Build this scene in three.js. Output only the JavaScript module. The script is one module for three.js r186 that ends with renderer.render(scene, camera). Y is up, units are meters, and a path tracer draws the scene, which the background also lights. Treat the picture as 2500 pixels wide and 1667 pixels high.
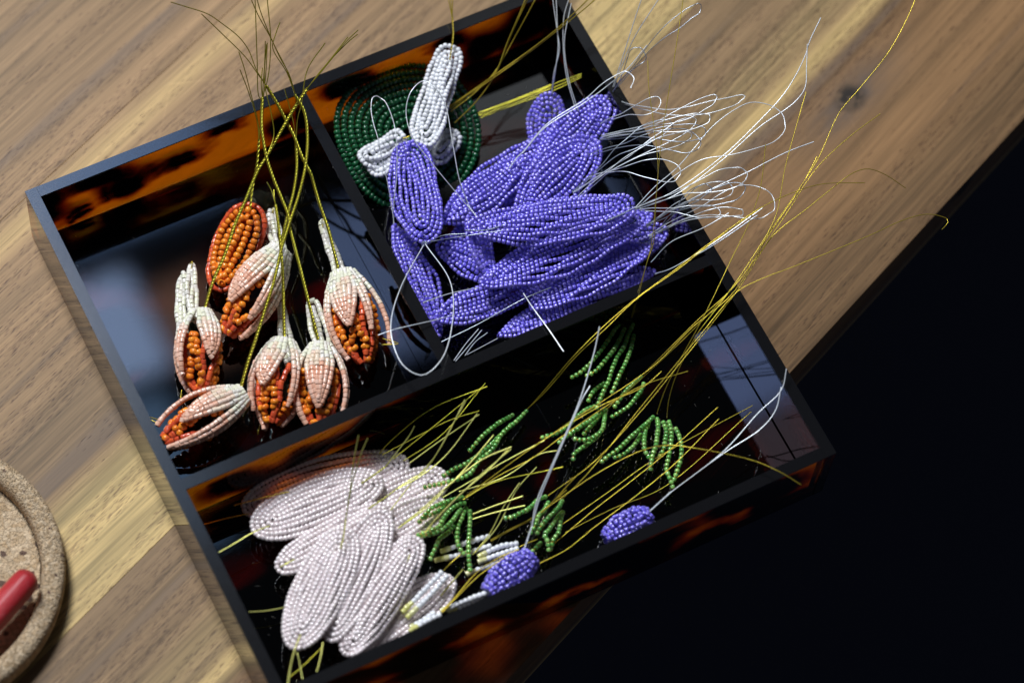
import * as THREE from 'three';
import { RoundedBoxGeometry } from 'three/addons/geometries/RoundedBoxGeometry.js';
import { mergeGeometries, toCreasedNormals } from 'three/addons/utils/BufferGeometryUtils.js';
import { RectAreaLightUniformsLib } from 'three/addons/lights/RectAreaLightUniformsLib.js';

// ------------------------------------------------------------------ camera, light, exposure
const V = (x, y, z) => new THREE.Vector3(x, y, z);
const scene = new THREE.Scene();
const EYE = V(-0.12982, 0.90859, 0.4804), FWD = V(0.24999, -0.89338, -0.37332), RIGHT = V(0.89071, 0.06101, 0.45046), DOWN = V(-0.37965, -0.44513, 0.811);
const camera = new THREE.PerspectiveCamera(12.368, 1024 / 682, 0.05, 20);
camera.position.copy(EYE);
camera.up.copy(DOWN).negate();
camera.lookAt(EYE.clone().add(FWD));
camera.focus = V(0.085, 0.012, 0.085).sub(EYE).dot(FWD);
camera.userData.fStop = 6.3;
scene.background = new THREE.Color(0.022, 0.025, 0.031);   // the dim room
const renderer = new THREE.WebGLRenderer({ antialias: true });
renderer.toneMapping = THREE.LinearToneMapping;
renderer.toneMappingExposure = 1.14;
renderer.shadowMap.enabled = true;
RectAreaLightUniformsLib.init();
const WINDOW_AND_PANELS = [   // centre, aimed at, width, height, colour, radiance: one bright window, then unseen glow panels added for the tray gloss to mirror
  { at: V(-0.06, 1.83, -1.1), to: V(0.1, 0, 0.1), w: 0.44, h: 0.78, col: [0.93, 0.965, 1.0], light: 47, frame: true, label: 'bright daylight window high beyond the back of the tray' },
  ...[
    [0.24, 0.33, -0.9, -0.785, [0.45, 0.62, 1.0], 6, 'added small blue glow panel mirrored in the left compartment'],
    [0.22, 0.46, -1.08, -0.94, [0.3, 0.52, 1.0], 7, 'added long blue glow panel mirrored in the far left rim'],
    [0.335, 0.4, -0.87, -0.77, [0.85, 0.45, 0.32], 1.3, 'added brownish glow panel beside the small blue one'],
    [0.21, 0.31, -0.765, -0.6, [0.32, 0.56, 0.95], 2.0, 'added slate coloured glow panel nearer the table'],
    [0.66, 0.86, -0.99, -0.85, [0.8, 0.85, 0.9], 0.7, 'added grey glow panel mirrored in the back compartment'],
    [-0.54, -0.39, -0.635, -0.5, [0.36, 0.5, 1.0], 15, 'added blue glow panel mirrored in the right wall'],
    [-0.54, -0.39, -0.495, -0.4, [0.6, 0.45, 0.55], 4.5, 'added dusky glow panel mirrored low in the right wall'],
    [-0.44, -0.3, -0.87, -0.7, [0.36, 0.52, 1.0], 8, 'added blue glow panel mirrored in the short divider'],
  ].map(([x0, x1, z0, z1, col, light, label]) => ({ at: V((x0 + x1) / 2, 1.85, (z0 + z1) / 2), to: V((x0 + x1) / 2, 0, (z0 + z1) / 2 + 0.001), w: x1 - x0, h: z1 - z0, col, light, label })),
];

// ------------------------------------------------------------------ helpers
let seed = 7;
const rnd = () => { seed |= 0; seed = seed + 0x6D2B79F5 | 0; let t = Math.imul(seed ^ seed >>> 15, 1 | seed); t = t + Math.imul(t ^ t >>> 7, 61 | t) ^ t; return ((t ^ t >>> 14) >>> 0) / 4294967296; };
const jit = (a) => (rnd() * 2 - 1) * a;
// a spot h metres above the table, given by where a survey of the photograph put it
function at(px, py, h) {
  const v = FWD.clone().multiplyScalar(7692.65).addScaledVector(RIGHT, px - 1250).addScaledVector(DOWN, py - 833.5);
  return EYE.clone().addScaledVector(v, (h - EYE.y) / v.y);
}
const P = (a) => at(a[0], a[1], a[2]);
const taken = {};
const numbered = (n) => { const k = taken[n] = (taken[n] ?? -1) + 1; return k ? n + '_' + String(k).padStart(3, '0') : n; };
function thing(name, label, category, pos = V(0, 0, 0), group) {
  const o = new THREE.Group();
  o.name = numbered(name); o.position.copy(pos); scene.add(o);
  o.userData = { label, category };
  if (group) o.userData.group = group;
  return o;
}
function sub(name, parent) { const o = new THREE.Group(); o.name = name; parent.add(o); return o; }
function part(name, geo, mat, parent) {
  const m = new THREE.Mesh(geo, mat); m.name = name; m.castShadow = m.receiveShadow = true; parent.add(m); return m;
}
const origin = (o) => { const p = V(0, 0, 0); for (; o && o !== scene; o = o.parent) p.add(o.position); return p; };
const UPV = V(0, 1, 0);

// noise
const HT = new Float32Array(65536).map(() => rnd());
const h2 = (x, y) => HT[(Math.imul(x, 374761393) + Math.imul(y, 668265263) >>> 13) & 65535];
function vn(x, y) {
  const ix = Math.floor(x), iy = Math.floor(y); let u = x - ix, v = y - iy; u = u * u * (3 - 2 * u); v = v * v * (3 - 2 * v);
  const a = h2(ix, iy), b = h2(ix + 1, iy), c = h2(ix, iy + 1), d = h2(ix + 1, iy + 1);
  return a + (b - a) * u + (c - a) * v + (a - b - c + d) * u * v;
}
const fbm = (x, y, o = 3) => { let s = 0, a = 0.5, t = 0; for (let i = 0; i < o; i++) { s += a * vn(x + i * 17.3, y + i * 9.1); t += a; a *= 0.5; x *= 2.03; y *= 2.03; } return s / t; };
const sm = THREE.MathUtils.smoothstep, mixc = (a, b, t) => [a[0] + (b[0] - a[0]) * t, a[1] + (b[1] - a[1]) * t, a[2] + (b[2] - a[2]) * t];
const enc = (c) => { c = c < 0 ? 0 : c > 1 ? 1 : c; return 255 * (c <= 0.0031308 ? 12.92 * c : 1.055 * Math.pow(c, 1 / 2.4) - 0.055); };
function tex(w, h, f, srgb = true) {
  const d = new Uint8Array(w * h * 4);
  for (let y = 0, i = 0; y < h; y++) for (let x = 0; x < w; x++, i += 4) {
    const c = f(x, y);
    if (srgb) { d[i] = enc(c[0]); d[i + 1] = enc(c[1]); d[i + 2] = enc(c[2]); } else d[i] = d[i + 1] = d[i + 2] = Math.max(0, Math.min(255, c * 255));
    d[i + 3] = 255;
  }
  const t = new THREE.DataTexture(d, w, h); t.magFilter = THREE.LinearFilter; t.minFilter = THREE.LinearMipmapLinearFilter;
  t.wrapS = t.wrapT = THREE.RepeatWrapping; if (srgb) t.colorSpace = THREE.SRGBColorSpace; t.needsUpdate = true; return t;
}
// uv in metres by the dominant axis of the face
function boxUV(g, off = [0, 0], scale = 1) {
  if (g.index) g = g.toNonIndexed();
  const p = g.attributes.position, n = g.attributes.normal, uv = new Float32Array(p.count * 2);
  for (let i = 0; i < p.count; i += 3) {
    const nx = Math.abs(n.getX(i) + n.getX(i + 1) + n.getX(i + 2)), ny = Math.abs(n.getY(i) + n.getY(i + 1) + n.getY(i + 2)), nz = Math.abs(n.getZ(i) + n.getZ(i + 1) + n.getZ(i + 2));
    for (let k = i; k < i + 3; k++) {
      const x = p.getX(k), y = p.getY(k), z = p.getZ(k);
      const [u, v] = ny >= nx && ny >= nz ? [x, z] : nx >= nz ? [z, y] : [x, y];
      uv[k * 2] = (u + off[0]) * scale; uv[k * 2 + 1] = (v + off[1]) * scale;
    }
  }
  g.setAttribute('uv', new THREE.BufferAttribute(uv, 2)); return g;
}

// ------------------------------------------------------------------ window that lights the table, and added glow panels (outside the picture)
for (const w of WINDOW_AND_PANELS) {
  const o = thing('window', w.label, 'window', w.at);  // only the framed entry is a window; the others are added glow panels
  o.userData.kind = 'structure';
  o.lookAt(w.to);
  const pm = new THREE.MeshStandardMaterial({ color: 0x000000, emissive: new THREE.Color(...w.col), emissiveIntensity: Math.min(1, w.light) * 0.5, roughness: 0.3 });
  part('pane', new THREE.PlaneGeometry(w.w, w.h), pm, o);
  const fm = new THREE.MeshStandardMaterial({ color: 0x3a3028, roughness: 0.6 }), t = 0.03;
  if (w.frame) for (const [x, y, sx, sy] of [[0, w.h / 2 + t / 2, w.w + 2 * t, t], [0, -w.h / 2 - t / 2, w.w + 2 * t, t], [w.w / 2 + t / 2, 0, t, w.h], [-w.w / 2 - t / 2, 0, t, w.h]]) {
    const f = part('frame', new RoundedBoxGeometry(sx, sy, 0.02, 2, 0.003), fm, o); f.position.set(x, y, -0.012);
  }
  const l = new THREE.RectAreaLight(new THREE.Color(...w.col), w.light, w.w, w.h);
  l.name = 'window_or_panel_light'; l.position.copy(w.at).addScaledVector(w.to.clone().sub(w.at).normalize(), 0.004); l.lookAt(w.to); scene.add(l);
}

// ------------------------------------------------------------------ floor and table
{
  const g = new THREE.PlaneGeometry(6, 6); g.rotateX(-Math.PI / 2);
  const f = part('floor', g, new THREE.MeshPhysicalMaterial({ color: new THREE.Color(0.05, 0.058, 0.1), roughness: 0.95 }), scene);
  f.position.set(0.3, -0.72, 0); f.userData = { kind: 'structure', label: 'dark floor far below the table edge', category: 'floor' };
}
const TABLE_AT = V(0.201, 0, 0.1491), TABLE_TURN = Math.atan2(0.387, 0.922), PL = 1.3;
const toTable = (p) => { const q = p.clone().sub(TABLE_AT); q.applyAxisAngle(UPV, -TABLE_TURN); return q; };
const knot = toTable(at(2076, 240, 0));
const PLANKS = [[-0.111, 0], [-0.2265, -0.111], [-0.3425, -0.2265], [-0.46, -0.3425], [-0.575, -0.46], [-0.69, -0.575], [-0.805, -0.69]];
function woodColor(k, x, z) {
  const w = z + 0.007 * (fbm(x * 3.1 + k * 11, z * 6, 2) - 0.5) + 0.0022 * (fbm(x * 11, z * 40 + k, 2) - 0.5);
  let c;
  const brown = [0.215, 0.122, 0.056], grey = [0.255, 0.162, 0.083], pale = [0.62, 0.435, 0.18], pink = [0.295, 0.183, 0.092];  // brown, on the right plank, is deepened to stand in for light falloff
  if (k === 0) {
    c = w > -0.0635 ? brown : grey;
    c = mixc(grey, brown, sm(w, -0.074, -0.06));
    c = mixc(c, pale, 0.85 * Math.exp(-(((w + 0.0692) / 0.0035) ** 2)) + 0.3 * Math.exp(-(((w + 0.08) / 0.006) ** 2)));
  } else if (k === 1) {
    c = mixc(grey, pale, sm(w, -0.147, -0.137));
    c = mixc(c, pink, sm(-w, 0.165, 0.2));
    c = mixc(c, pale, 0.45 * Math.exp(-(((w + 0.2215) / 0.004) ** 2)));
  } else c = mixc(pink, grey, sm(fbm(x * 2, z * 30 + k * 7, 2), 0.35, 0.7));
  // growth streaks, drawn out along the grain
  const s = fbm(x * 7 + k * 5, w * 230, 3) - 0.5, s2 = fbm(x * 22 + 40, w * 900, 2) - 0.5, s3 = fbm(x * 1.6 + 9, w * 75, 3) - 0.5;
  const s4 = fbm(x * 60 + 7, w * 2600, 2) - 0.5, m = 1 + 0.5 * s + 0.5 * s2 + 0.6 * s3 + 0.55 * s4;
  c = [c[0] * m, c[1] * (m - 0.06 * s3), c[2] * (m - 0.12 * s3)];
  const dark = sm(fbm(x * 2.4 + 3 * k, w * 120 + 5, 3), 0.62, 0.78);
  c = mixc(c, [0.15, 0.11, 0.085], 0.55 * dark);
  if (k === 0) {
    const dx = (x - knot.x) * 0.8, dz = z - knot.z, r = Math.hypot(dx, dz) * (1 + 0.25 * (fbm(x * 300, z * 300, 2) - 0.5)), rr = Math.hypot(dx * 0.45, dz);
    c = mixc(c, [0.14, 0.1, 0.075], 0.85 * Math.exp(-((rr / 0.0075) ** 2)) * (0.5 + fbm(x * 160, z * 400, 2)));
    if (r < 0.0066) c = mixc(mixc([0.03, 0.024, 0.02], [0.12, 0.08, 0.05], sm(fbm(x * 420, z * 420, 2), 0.45, 0.7)), c, sm(r, 0.002, 0.0066));
  }
  return c;
}
{
  const table = thing('wooden_table', 'oiled brown plank table under the tortoiseshell tray and cork dish', 'table', TABLE_AT);
  table.rotation.y = TABLE_TURN;
  const TW = 2048, TH = 832;
  const made = [];
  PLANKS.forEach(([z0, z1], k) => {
    const W = z1 - z0, T = 0.022;
    const lay = (mat) => {
      const g = boxUV(new RoundedBoxGeometry(PL, T, W - 0.00004, 2, 0.00018), [PL / 2, W / 2]), uv = g.attributes.uv;
      for (let i = 0; i < uv.count; i++) uv.setXY(i, uv.getX(i) / PL, uv.getY(i) / W);
      const m = part('plank', g, mat, table); m.position.set(0, -T / 2, (z0 + z1) / 2);
    };
    if (k > 3) return lay(made[2 + (k % 2)]);
    const col = new Float32Array(TW * TH * 3), pore = new Float32Array(TW * TH);
    for (let y = 0; y < TH; y++) for (let x = 0; x < TW; x++) {
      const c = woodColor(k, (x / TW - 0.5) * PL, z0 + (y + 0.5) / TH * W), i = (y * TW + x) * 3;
      col[i] = c[0]; col[i + 1] = c[1]; col[i + 2] = c[2];
    }
    // open pores: short dark dashes along the grain
    for (let n = 0; n < 120000; n++) {
      const x = rnd(), y = rnd(), den = fbm(x * 14 + k * 3, y * 26, 2);
      if (den < 0.36 + rnd() * 0.3 || (k === 0 && y > 0.5 && rnd() < 0.6)) continue;
      const len = (1 + 5 * rnd() * rnd()) / 1000 / PL * TW, dep = 0.35 + 0.65 * rnd(), sl = jit(0.06), wd = rnd() < 0.4 ? 2 : 1;
      for (let q = 0; q < len; q++) for (let r = 0; r < wd; r++) {
        const xx = (Math.floor(x * TW + q) % TW + TW) % TW, yy = Math.floor(y * TH + q * sl + r);
        if (yy >= 0 && yy < TH) pore[yy * TW + xx] = Math.max(pore[yy * TW + xx], dep * Math.sin(Math.PI * (q + 0.5) / len));
      }
    }
    // a few fine scratches from use
    for (let n = 0; n < 34; n++) {
      let x = rnd() * TW, y = rnd() * TH, a = rnd() * 6.28, g = 0.82 + 0.42 * rnd(); const turn = jit(0.004), len = 60 + rnd() * 260;
      for (let q = 0; q < len; q++) { a += turn; x += Math.cos(a) * 0.45; y += Math.sin(a) * 2; const i = (Math.floor(y) * TW + Math.floor(x)) * 3; if (x >= 0 && x < TW && y >= 0 && y < TH) for (let c = 0; c < 3; c++) col[i + c] *= g; }
    }
    const map = tex(TW, TH, (x, y) => { const i = y * TW + x, p = 1 - 0.68 * pore[i]; return [col[i * 3] * p, col[i * 3 + 1] * p * (1 - 0.1 * pore[i]), col[i * 3 + 2] * p]; });
    const bump = tex(1024, 416, (x, y) => 0.8 - 0.7 * Math.max(pore[y * 2 * TW + x * 2], pore[(y * 2 + 1) * TW + x * 2]) + 0.12 * (fbm(x * 0.02, y * 0.9, 2) - 0.5), false);
    const mat = new THREE.MeshPhysicalMaterial({ map, bumpMap: bump, bumpScale: 0.00004, roughness: 0.5, specularIntensity: 0.35 });
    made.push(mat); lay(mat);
  });
}

// ------------------------------------------------------------------ tortoiseshell tray
const S = 0.19, H = 0.0293, T = 0.0038, D1 = 0.1117, D2 = 0.0925, FL = 0.0037;
{
  const N = 768, span = 0.16;   // metres the pattern covers
  // soft dark blotches in amber plastic, longer than high
  const shell = (lo, hi, amber, brown) => (x, y) => {
    const u = x / N * 8, v = y / N * 15, wx = u + 1.1 * (vn(u * 0.8, v * 0.8) - 0.5), wy = v + 1.1 * (vn(u * 0.8 + 3, v * 0.8 + 5) - 0.5);
    const t = sm(0.8 * vn(wx, wy) + 0.2 * vn(wx * 2.1, wy * 2.1), lo, hi);
    return mixc(mixc([0.003, 0.0015, 0.0015], brown, sm(t, 0.05, 0.5)), amber, sm(t, 0.3, 1));
  };
  const mapBase = tex(N, N, shell(0.45, 0.85, [0.5, 0.14, 0.02], [0.24, 0.045, 0.012]));
  mapBase.wrapS = mapBase.wrapT = THREE.MirroredRepeatWrapping;
  // a wall: dark blotches [mm along, mm up, half length, half height] in amber
  const blotched = (spots, amber = [0.82, 0.53, 0.13]) => tex(768, 128, (x, y) => {
    const ux = x / 768 * 190, uy = y / 128 * 30, wx = ux + 7 * (vn(ux * 0.12, uy * 0.16) - 0.5) + 2.5 * (vn(ux * 0.4, uy * 0.4) - 0.5), wy = uy + 6 * (vn(ux * 0.12 + 31, uy * 0.16) - 0.5) + 2 * (vn(ux * 0.4 + 9, uy * 0.4) - 0.5);
    let d = 1; for (const [a, b, c, e] of spots) d *= sm(Math.hypot((wx - a) / c, (wy - b) / e), 0.35, 1.75);
    return mixc(mixc([0.003, 0.0015, 0.0015], [0.4, 0.13, 0.03], sm(d, 0.01, 0.4)), amber, sm(d, 0.2, 0.95));
  });
  const scatter = (n, lo, hi) => Array.from({ length: n }, () => [rnd() * 190, rnd() * 30, lo + rnd() * (hi - lo), 3 + rnd() * 5]);
  const map = blotched([[4, 20, 9, 14], [24, 24, 13, 5], [18, 8, 5, 4], [34, 13, 9, 6], [52, 16, 9, 4], [68, 25, 9, 4], [88, 12, 7, 8], [112, 22, 12, 4], [128, 9, 13, 6], [150, 22, 9, 5], [163, 10, 11, 9], [182, 16, 12, 14]]);
  const mapFront = blotched(scatter(30, 8, 14), [0.72, 0.43, 0.1]), mapSide = blotched(scatter(44, 9, 16), [0.7, 0.3, 0.05]), mapDivider = blotched([...scatter(22, 10, 16), [110, 15, 40, 16], [165, 15, 30, 16]]);
  const acrylic = new THREE.MeshPhysicalMaterial({ name: 'tortoiseshell_acrylic', map, transmission: 1, thickness: 0, roughness: 0.035, ior: 1.5 });
  const shellOf = (m) => { const a = acrylic.clone(); a.map = m; return a; }, acrylicBase = shellOf(mapBase);
  const scuff = tex(512, 512, (x, y) => 0.35 + 0.4 * fbm(x * 0.09 + y * 0.09, (x - y) * 0.9, 3), false);
  const rimMat = new THREE.MeshPhysicalMaterial({ name: 'sawn_acrylic_edge', color: new THREE.Color(0.006, 0.006, 0.007), roughness: 0.22, roughnessMap: scuff, ior: 1.5, specularIntensity: 0.8 });
  const tray = thing('divided_tray', 'glossy tortoiseshell acrylic tray with three compartments, set askew on the table edge', 'tray');
  const RIM = 0.0005, CROWN = 0.00008, gap = 0.0001;
  const wall = (name, cx, cz, sx, sz, y0, y1, mat) => {   // uv: along the wall, up the wall
    const g = boxUV(new RoundedBoxGeometry(sx, y1 - y0 - RIM, sz, 2, 0.0003), [0, 0], 1), uv = g.attributes.uv, p = g.attributes.position;
    for (let i = 0; i < uv.count; i++) uv.setXY(i, ((sx > sz ? p.getX(i) + cx : p.getZ(i) + cz)) / 0.19, (p.getY(i) + (y0 + y1 - RIM) / 2) / 0.03);
    const m = part(name, g, mat, tray); m.position.set(cx, (y0 + y1 - RIM) / 2, cz);
    const lg = new THREE.PlaneGeometry(Math.max(sx, sz) - 0.002, y1 - y0 - RIM - 0.001), lu = lg.attributes.uv, lp = lg.attributes.position, c0 = sx > sz ? cx : cz;
    for (let i = 0; i < lu.count; i++) lu.setXY(i, (lp.getX(i) * (sx > sz ? 1 : -1) + c0) / 0.19, (lp.getY(i) + (y0 + y1 - RIM) / 2) / 0.03);
    const cloud = mat.clone(); cloud.roughness = 0.6; cloud.specularIntensity = 0;
    const la = part('cloudy_core', lg, cloud, m); if (sz > sx) la.rotation.y = Math.PI / 2;
    const wd = Math.min(sx, sz) / 2, sh = new THREE.Shape([new THREE.Vector2(-wd, 0), ...Array.from({ length: 17 }, (_, i) => { const u = i / 8 - 1; return new THREE.Vector2(wd * u, RIM + CROWN * (1 - Math.abs(u) ** 2.6)); }), new THREE.Vector2(wd, 0)].reverse());
    let rg = new THREE.ExtrudeGeometry(sh, { depth: Math.max(sx, sz), bevelEnabled: false }); rg.translate(0, 0, -Math.max(sx, sz) / 2); if (sx > sz) rg.rotateY(Math.PI / 2);
    rg = boxUV(toCreasedNormals(rg, 0.5), [cx, cz], 40);
    const r = part('edge', rg, rimMat, m); r.position.y = (y1 - y0 - RIM) / 2 + 0.00005;
  };
  const floorG = boxUV(new RoundedBoxGeometry(S - 2 * T - gap, FL, S - 2 * T - gap, 2, 0.0003), [0.31, 0.12], 1 / span);
  const fl = part('base', floorG, acrylicBase, tray); fl.position.set(S / 2, FL / 2 + 0.0002, S / 2);
  wall('wall', T / 2, S / 2, T, S, 0.0002, H, shellOf(blotched([...scatter(30, 9, 15), [60, 15, 60, 14], [150, 15, 50, 14]])));
  wall('wall', S - T / 2, S / 2, T, S, 0.0002, H, shellOf(mapSide));
  wall('wall', S / 2, T / 2, S - 2 * T - gap, T, 0.0002, H, acrylic);
  wall('wall', S / 2, S - T / 2, S - 2 * T - gap, T, 0.0002, H, shellOf(mapFront));
  wall('divider', S / 2, D1 + T / 2, S - 2 * T - gap, T, FL + 0.0003, H - 0.0004, shellOf(mapDivider));
  wall('divider', D2 + T / 2, (T + D1) / 2, T, D1 - T - gap, FL + 0.0003, H - 0.0004, shellOf(mapSide));
  // settled dust and lint on the glossy floor
  const specks = [], mt = new THREE.Matrix4();
  for (let i = 0; i < 420; i++) {
    const q = rnd(), x = T + 0.002 + rnd() * (S - 2 * T - 0.004), z = q < 0.65 ? D1 + T + 0.001 + rnd() * (S - T - D1 - T - 0.002) : T + 0.002 + rnd() * (D1 - T - 0.004), f = rnd() < 0.2;
    specks.push(mt.compose(V(x, FL + 0.00032, z), new THREE.Quaternion().setFromEuler(new THREE.Euler(jit(0.2), rnd() * 6.3, jit(0.2))), f ? V(0.0003 + rnd() * 0.0006, 0.00002, 0.00002) : V(1, 0.6, 1).multiplyScalar(0.00003 + 0.00007 * rnd() * rnd())).clone());
  }
  const dust = new THREE.InstancedMesh(new THREE.IcosahedronGeometry(1, 0), new THREE.MeshStandardMaterial({ color: 0xb8b4ac, roughness: 1 }), specks.length);
  specks.forEach((m, i) => dust.setMatrixAt(i, m)); dust.name = 'dust'; dust.userData = { kind: 'stuff', label: 'fine dust and lint on the dark tray floor', category: 'dust' }; scene.add(dust);
}

// ------------------------------------------------------------------ materials of beads and wire
const phys = (o) => new THREE.MeshPhysicalMaterial(o);
const rgb = (r, g, b) => new THREE.Color(r, g, b);
const clear = (c, ior, roughness = 0.05) => phys({ color: c, transmission: 1, thickness: 0, roughness, ior });
const glossy = (c, r = 0.12, extra = {}) => phys({ color: c, roughness: r, ior: 1.55, ...extra });
const M = {
  purple: [0, 1, 2].map((i) => [clear(rgb(0.97, 0.97, 1), 1.65, 0.2), glossy(rgb([0.235, 0.195, 0.31][i], [0.185, 0.15, 0.25][i], [0.9, 0.84, 0.93][i]), 0.2)]),
  green: [0, 1, 2].map((i) => [clear(rgb(0.97, 0.88, 0.56), 1.65, 0.12), glossy(rgb([0.2, 0.13, 0.3][i], [0.68, 0.54, 0.78][i], [0.36, 0.27, 0.46][i]), 0.2)]),
  dark: [0, 1].map((i) => glossy(rgb([0.008, 0.011][i], [0.075, 0.1][i], [0.026, 0.035][i]), 0.12)),
  pearl: [0, 1, 2].map((i) => glossy(rgb([0.9, 0.87, 0.92][i], [0.79, 0.76, 0.82][i], [0.79, 0.77, 0.82][i]), 0.15, { ior: 2.3 })),
  white: [0, 1].map((i) => glossy(rgb(0.88 - 0.04 * i, 0.89 - 0.04 * i, 0.92 - 0.03 * i), 0.2)),
  lemon: [0, 1].map((i) => glossy(rgb(0.7, 0.68, 0.24 + 0.1 * i), 0.1)),
  orange: [0, 1, 2].map((i) => glossy(rgb([0.93, 0.9, 0.86][i], [0.29, 0.25, 0.21][i], [0.025, 0.022, 0.02][i]), 0.12)),
  red: [0, 1].map((i) => glossy(rgb([0.74, 0.62][i], [0.115, 0.08][i], [0.035, 0.03][i]), 0.2)),
  cream: [0, 1].map((i) => glossy(rgb(0.82, 0.81 - 0.03 * i, 0.64 + 0.06 * i), 0.15)),
  blush: [0, 1].map((i) => glossy(rgb(0.87, 0.71 - 0.04 * i, 0.55), 0.16)),
  rose: [0, 1, 2].map((i) => glossy(rgb([0.86, 0.83, 0.88][i], [0.5, 0.45, 0.56][i], [0.36, 0.31, 0.43][i]), 0.16)),
  silver: phys({ color: rgb(0.9, 0.94, 0.98), metalness: 0.5, roughness: 0.34 }),
  steel: phys({ color: rgb(0.5, 0.55, 0.62), metalness: 0.85, roughness: 0.36 }),
  gold: phys({ color: rgb(0.6, 0.46, 0.05), metalness: 0.8, roughness: 0.32 }),
  olive: phys({ color: rgb(0.5, 0.45, 0.045), metalness: 0.8, roughness: 0.32 }),
  lime: phys({ color: rgb(0.72, 0.7, 0.2), metalness: 0.8, roughness: 0.34 }),
};
// bead shapes: [radius, length], built round the Y axis through which the wire runs
function lathe(pts, seg = 9) { return new THREE.LatheGeometry(pts.map(([r, y]) => new THREE.Vector2(r, y)), seg); }
function roundBead(r, len, hole = 0.35) {
  const h = len / 2, p = [];
  for (let i = 0; i <= 6; i++) { const a = (i / 6 - 0.5) * Math.PI * 0.86; p.push([hole * r + (1 - hole) * r * Math.pow(Math.cos(a), 0.62), h * Math.sin(a) / Math.sin(Math.PI * 0.43)]); }
  return lathe(p);
}
function tubeBead(r, len) { const h = len / 2; return lathe([[r * 0.42, -h * 0.8], [r * 0.5, -h], [r * 0.86, -h], [r, -h * 0.84], [r, h * 0.84], [r * 0.86, h], [r * 0.5, h], [r * 0.42, h * 0.8]], 10); }
function linedBead(r, len, core) {   // clear glass outside, coloured lining inside: one lathed skin, two materials
  const h = len / 2, p = [];
  for (let i = 0; i <= 5; i++) { const a = (i / 5 - 0.5) * Math.PI * 0.84; p.push([0.4 * r + 0.6 * r * Math.pow(Math.cos(a), 0.7), h * Math.sin(a) / Math.sin(Math.PI * 0.42)]); }
  p.push([core * r * 0.8, h * 0.74], [core * r, h * 0.56], [core * r, -h * 0.56], [core * r * 0.8, -h * 0.74], p[0]);
  const n = p.length, g = lathe(p, 9), idx = g.index.array, cells = n - 1, outer = [], inner = [];
  for (let i = 0; i < idx.length; i += 6) { const j = (i / 6) % cells; (j < 5 || j > n - 3 || j === 5 ? outer : inner).push(...idx.slice(i, i + 6)); }
  g.setIndex([...outer, ...inner]); g.clearGroups(); g.addGroup(0, outer.length, 0); g.addGroup(outer.length, inner.length, 1);
  return g;
}
const mm = 0.001;
const B = {
  purple: { g: linedBead(0.82 * mm, 1.42 * mm, 0.82), pitch: 1.5 * mm, r: 0.82 * mm },
  green: { g: linedBead(0.9 * mm, 1.3 * mm, 0.8), pitch: 1.46 * mm, r: 0.86 * mm },
  dark: { g: roundBead(1.15 * mm, 1.55 * mm), pitch: 1.6 * mm, r: 1.15 * mm },
  pearl: { g: roundBead(0.86 * mm, 1.36 * mm), pitch: 1.36 * mm, r: 0.86 * mm },
  white: { g: roundBead(0.9 * mm, 1.42 * mm), pitch: 1.45 * mm, r: 0.9 * mm },
  lemon: { g: tubeBead(0.9 * mm, 1.7 * mm), pitch: 1.7 * mm, r: 0.9 * mm },
  orange: { g: roundBead(1.2 * mm, 1.75 * mm), pitch: 1.95 * mm, r: 1.2 * mm },
  red: { g: tubeBead(0.88 * mm, 1.55 * mm), pitch: 1.62 * mm, r: 0.88 * mm },
  cream: { g: tubeBead(0.84 * mm, 1.42 * mm), pitch: 1.5 * mm, r: 0.84 * mm },
};
B.blush = B.rose = B.cream;
const BEADS = { n: 0 };
// path: Vector3[]; kind: name or function of the share of the way
function beadsOn(path, kind, out, { closed = false, pitch } = {}) {
  const L = [0]; for (let i = 1; i < path.length; i++) L.push(L[i - 1] + path[i].distanceTo(path[i - 1]));
  const total = L.at(-1), kf = typeof kind === 'function' ? kind : () => kind, step = pitch ?? B[kf(0)].pitch, n = Math.max(1, Math.floor(total / step)), real = total / n;
  let seg = 1;
  for (let i = 0; i < (closed ? n : n); i++) {
    const s = (i + 0.5) * real; while (seg < L.length - 1 && L[seg] < s) seg++;
    const t = (s - L[seg - 1]) / Math.max(1e-9, L[seg] - L[seg - 1]), a = path[seg - 1], b = path[seg];
    const k = kf(s / total), dir = b.clone().sub(a).normalize();
    const loose = k === 'pearl' ? 0.35 : 1;
    dir.x += jit(0.12) * loose; dir.y += jit(0.12) * loose; dir.z += jit(0.12) * loose;
    out.push({ k, p: a.clone().lerp(b, t).add(V(jit(0.05), jit(0.05), jit(0.05)).multiplyScalar(mm)), d: dir.normalize(), s: 1 + jit(0.09) * loose, step: real });
  }
}
const QQ = new THREE.Quaternion();
function emit(list, parent) {
  const o = origin(parent), rest = list.slice(300);
  for (const b of list.slice(0, 300)) {
    const mats = M[b.k], m = part('bead', B[b.k].g, mats[Math.floor(rnd() * mats.length)], parent);
    m.position.copy(b.p).sub(o);
    m.quaternion.setFromUnitVectors(UPV, b.d).multiply(QQ.setFromAxisAngle(UPV, rnd() * 6.28));
    m.scale.set(b.s, Math.min(1.08, b.step / B[b.k].pitch) * (1 + jit(0.04)), b.s);
    BEADS.n++;
  }
  if (rest.length) {
    const k = rest[0].k, im = new THREE.InstancedMesh(B[k].g, M[k][0], rest.length), mt = new THREE.Matrix4();
    rest.forEach((b, i) => im.setMatrixAt(i, mt.compose(b.p.clone().sub(o), new THREE.Quaternion().setFromUnitVectors(UPV, b.d), V(b.s, 1, b.s))));
    im.name = 'inner_bead'; im.userData.kind = 'stuff'; im.castShadow = im.receiveShadow = true; parent.add(im);
  }
}
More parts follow.
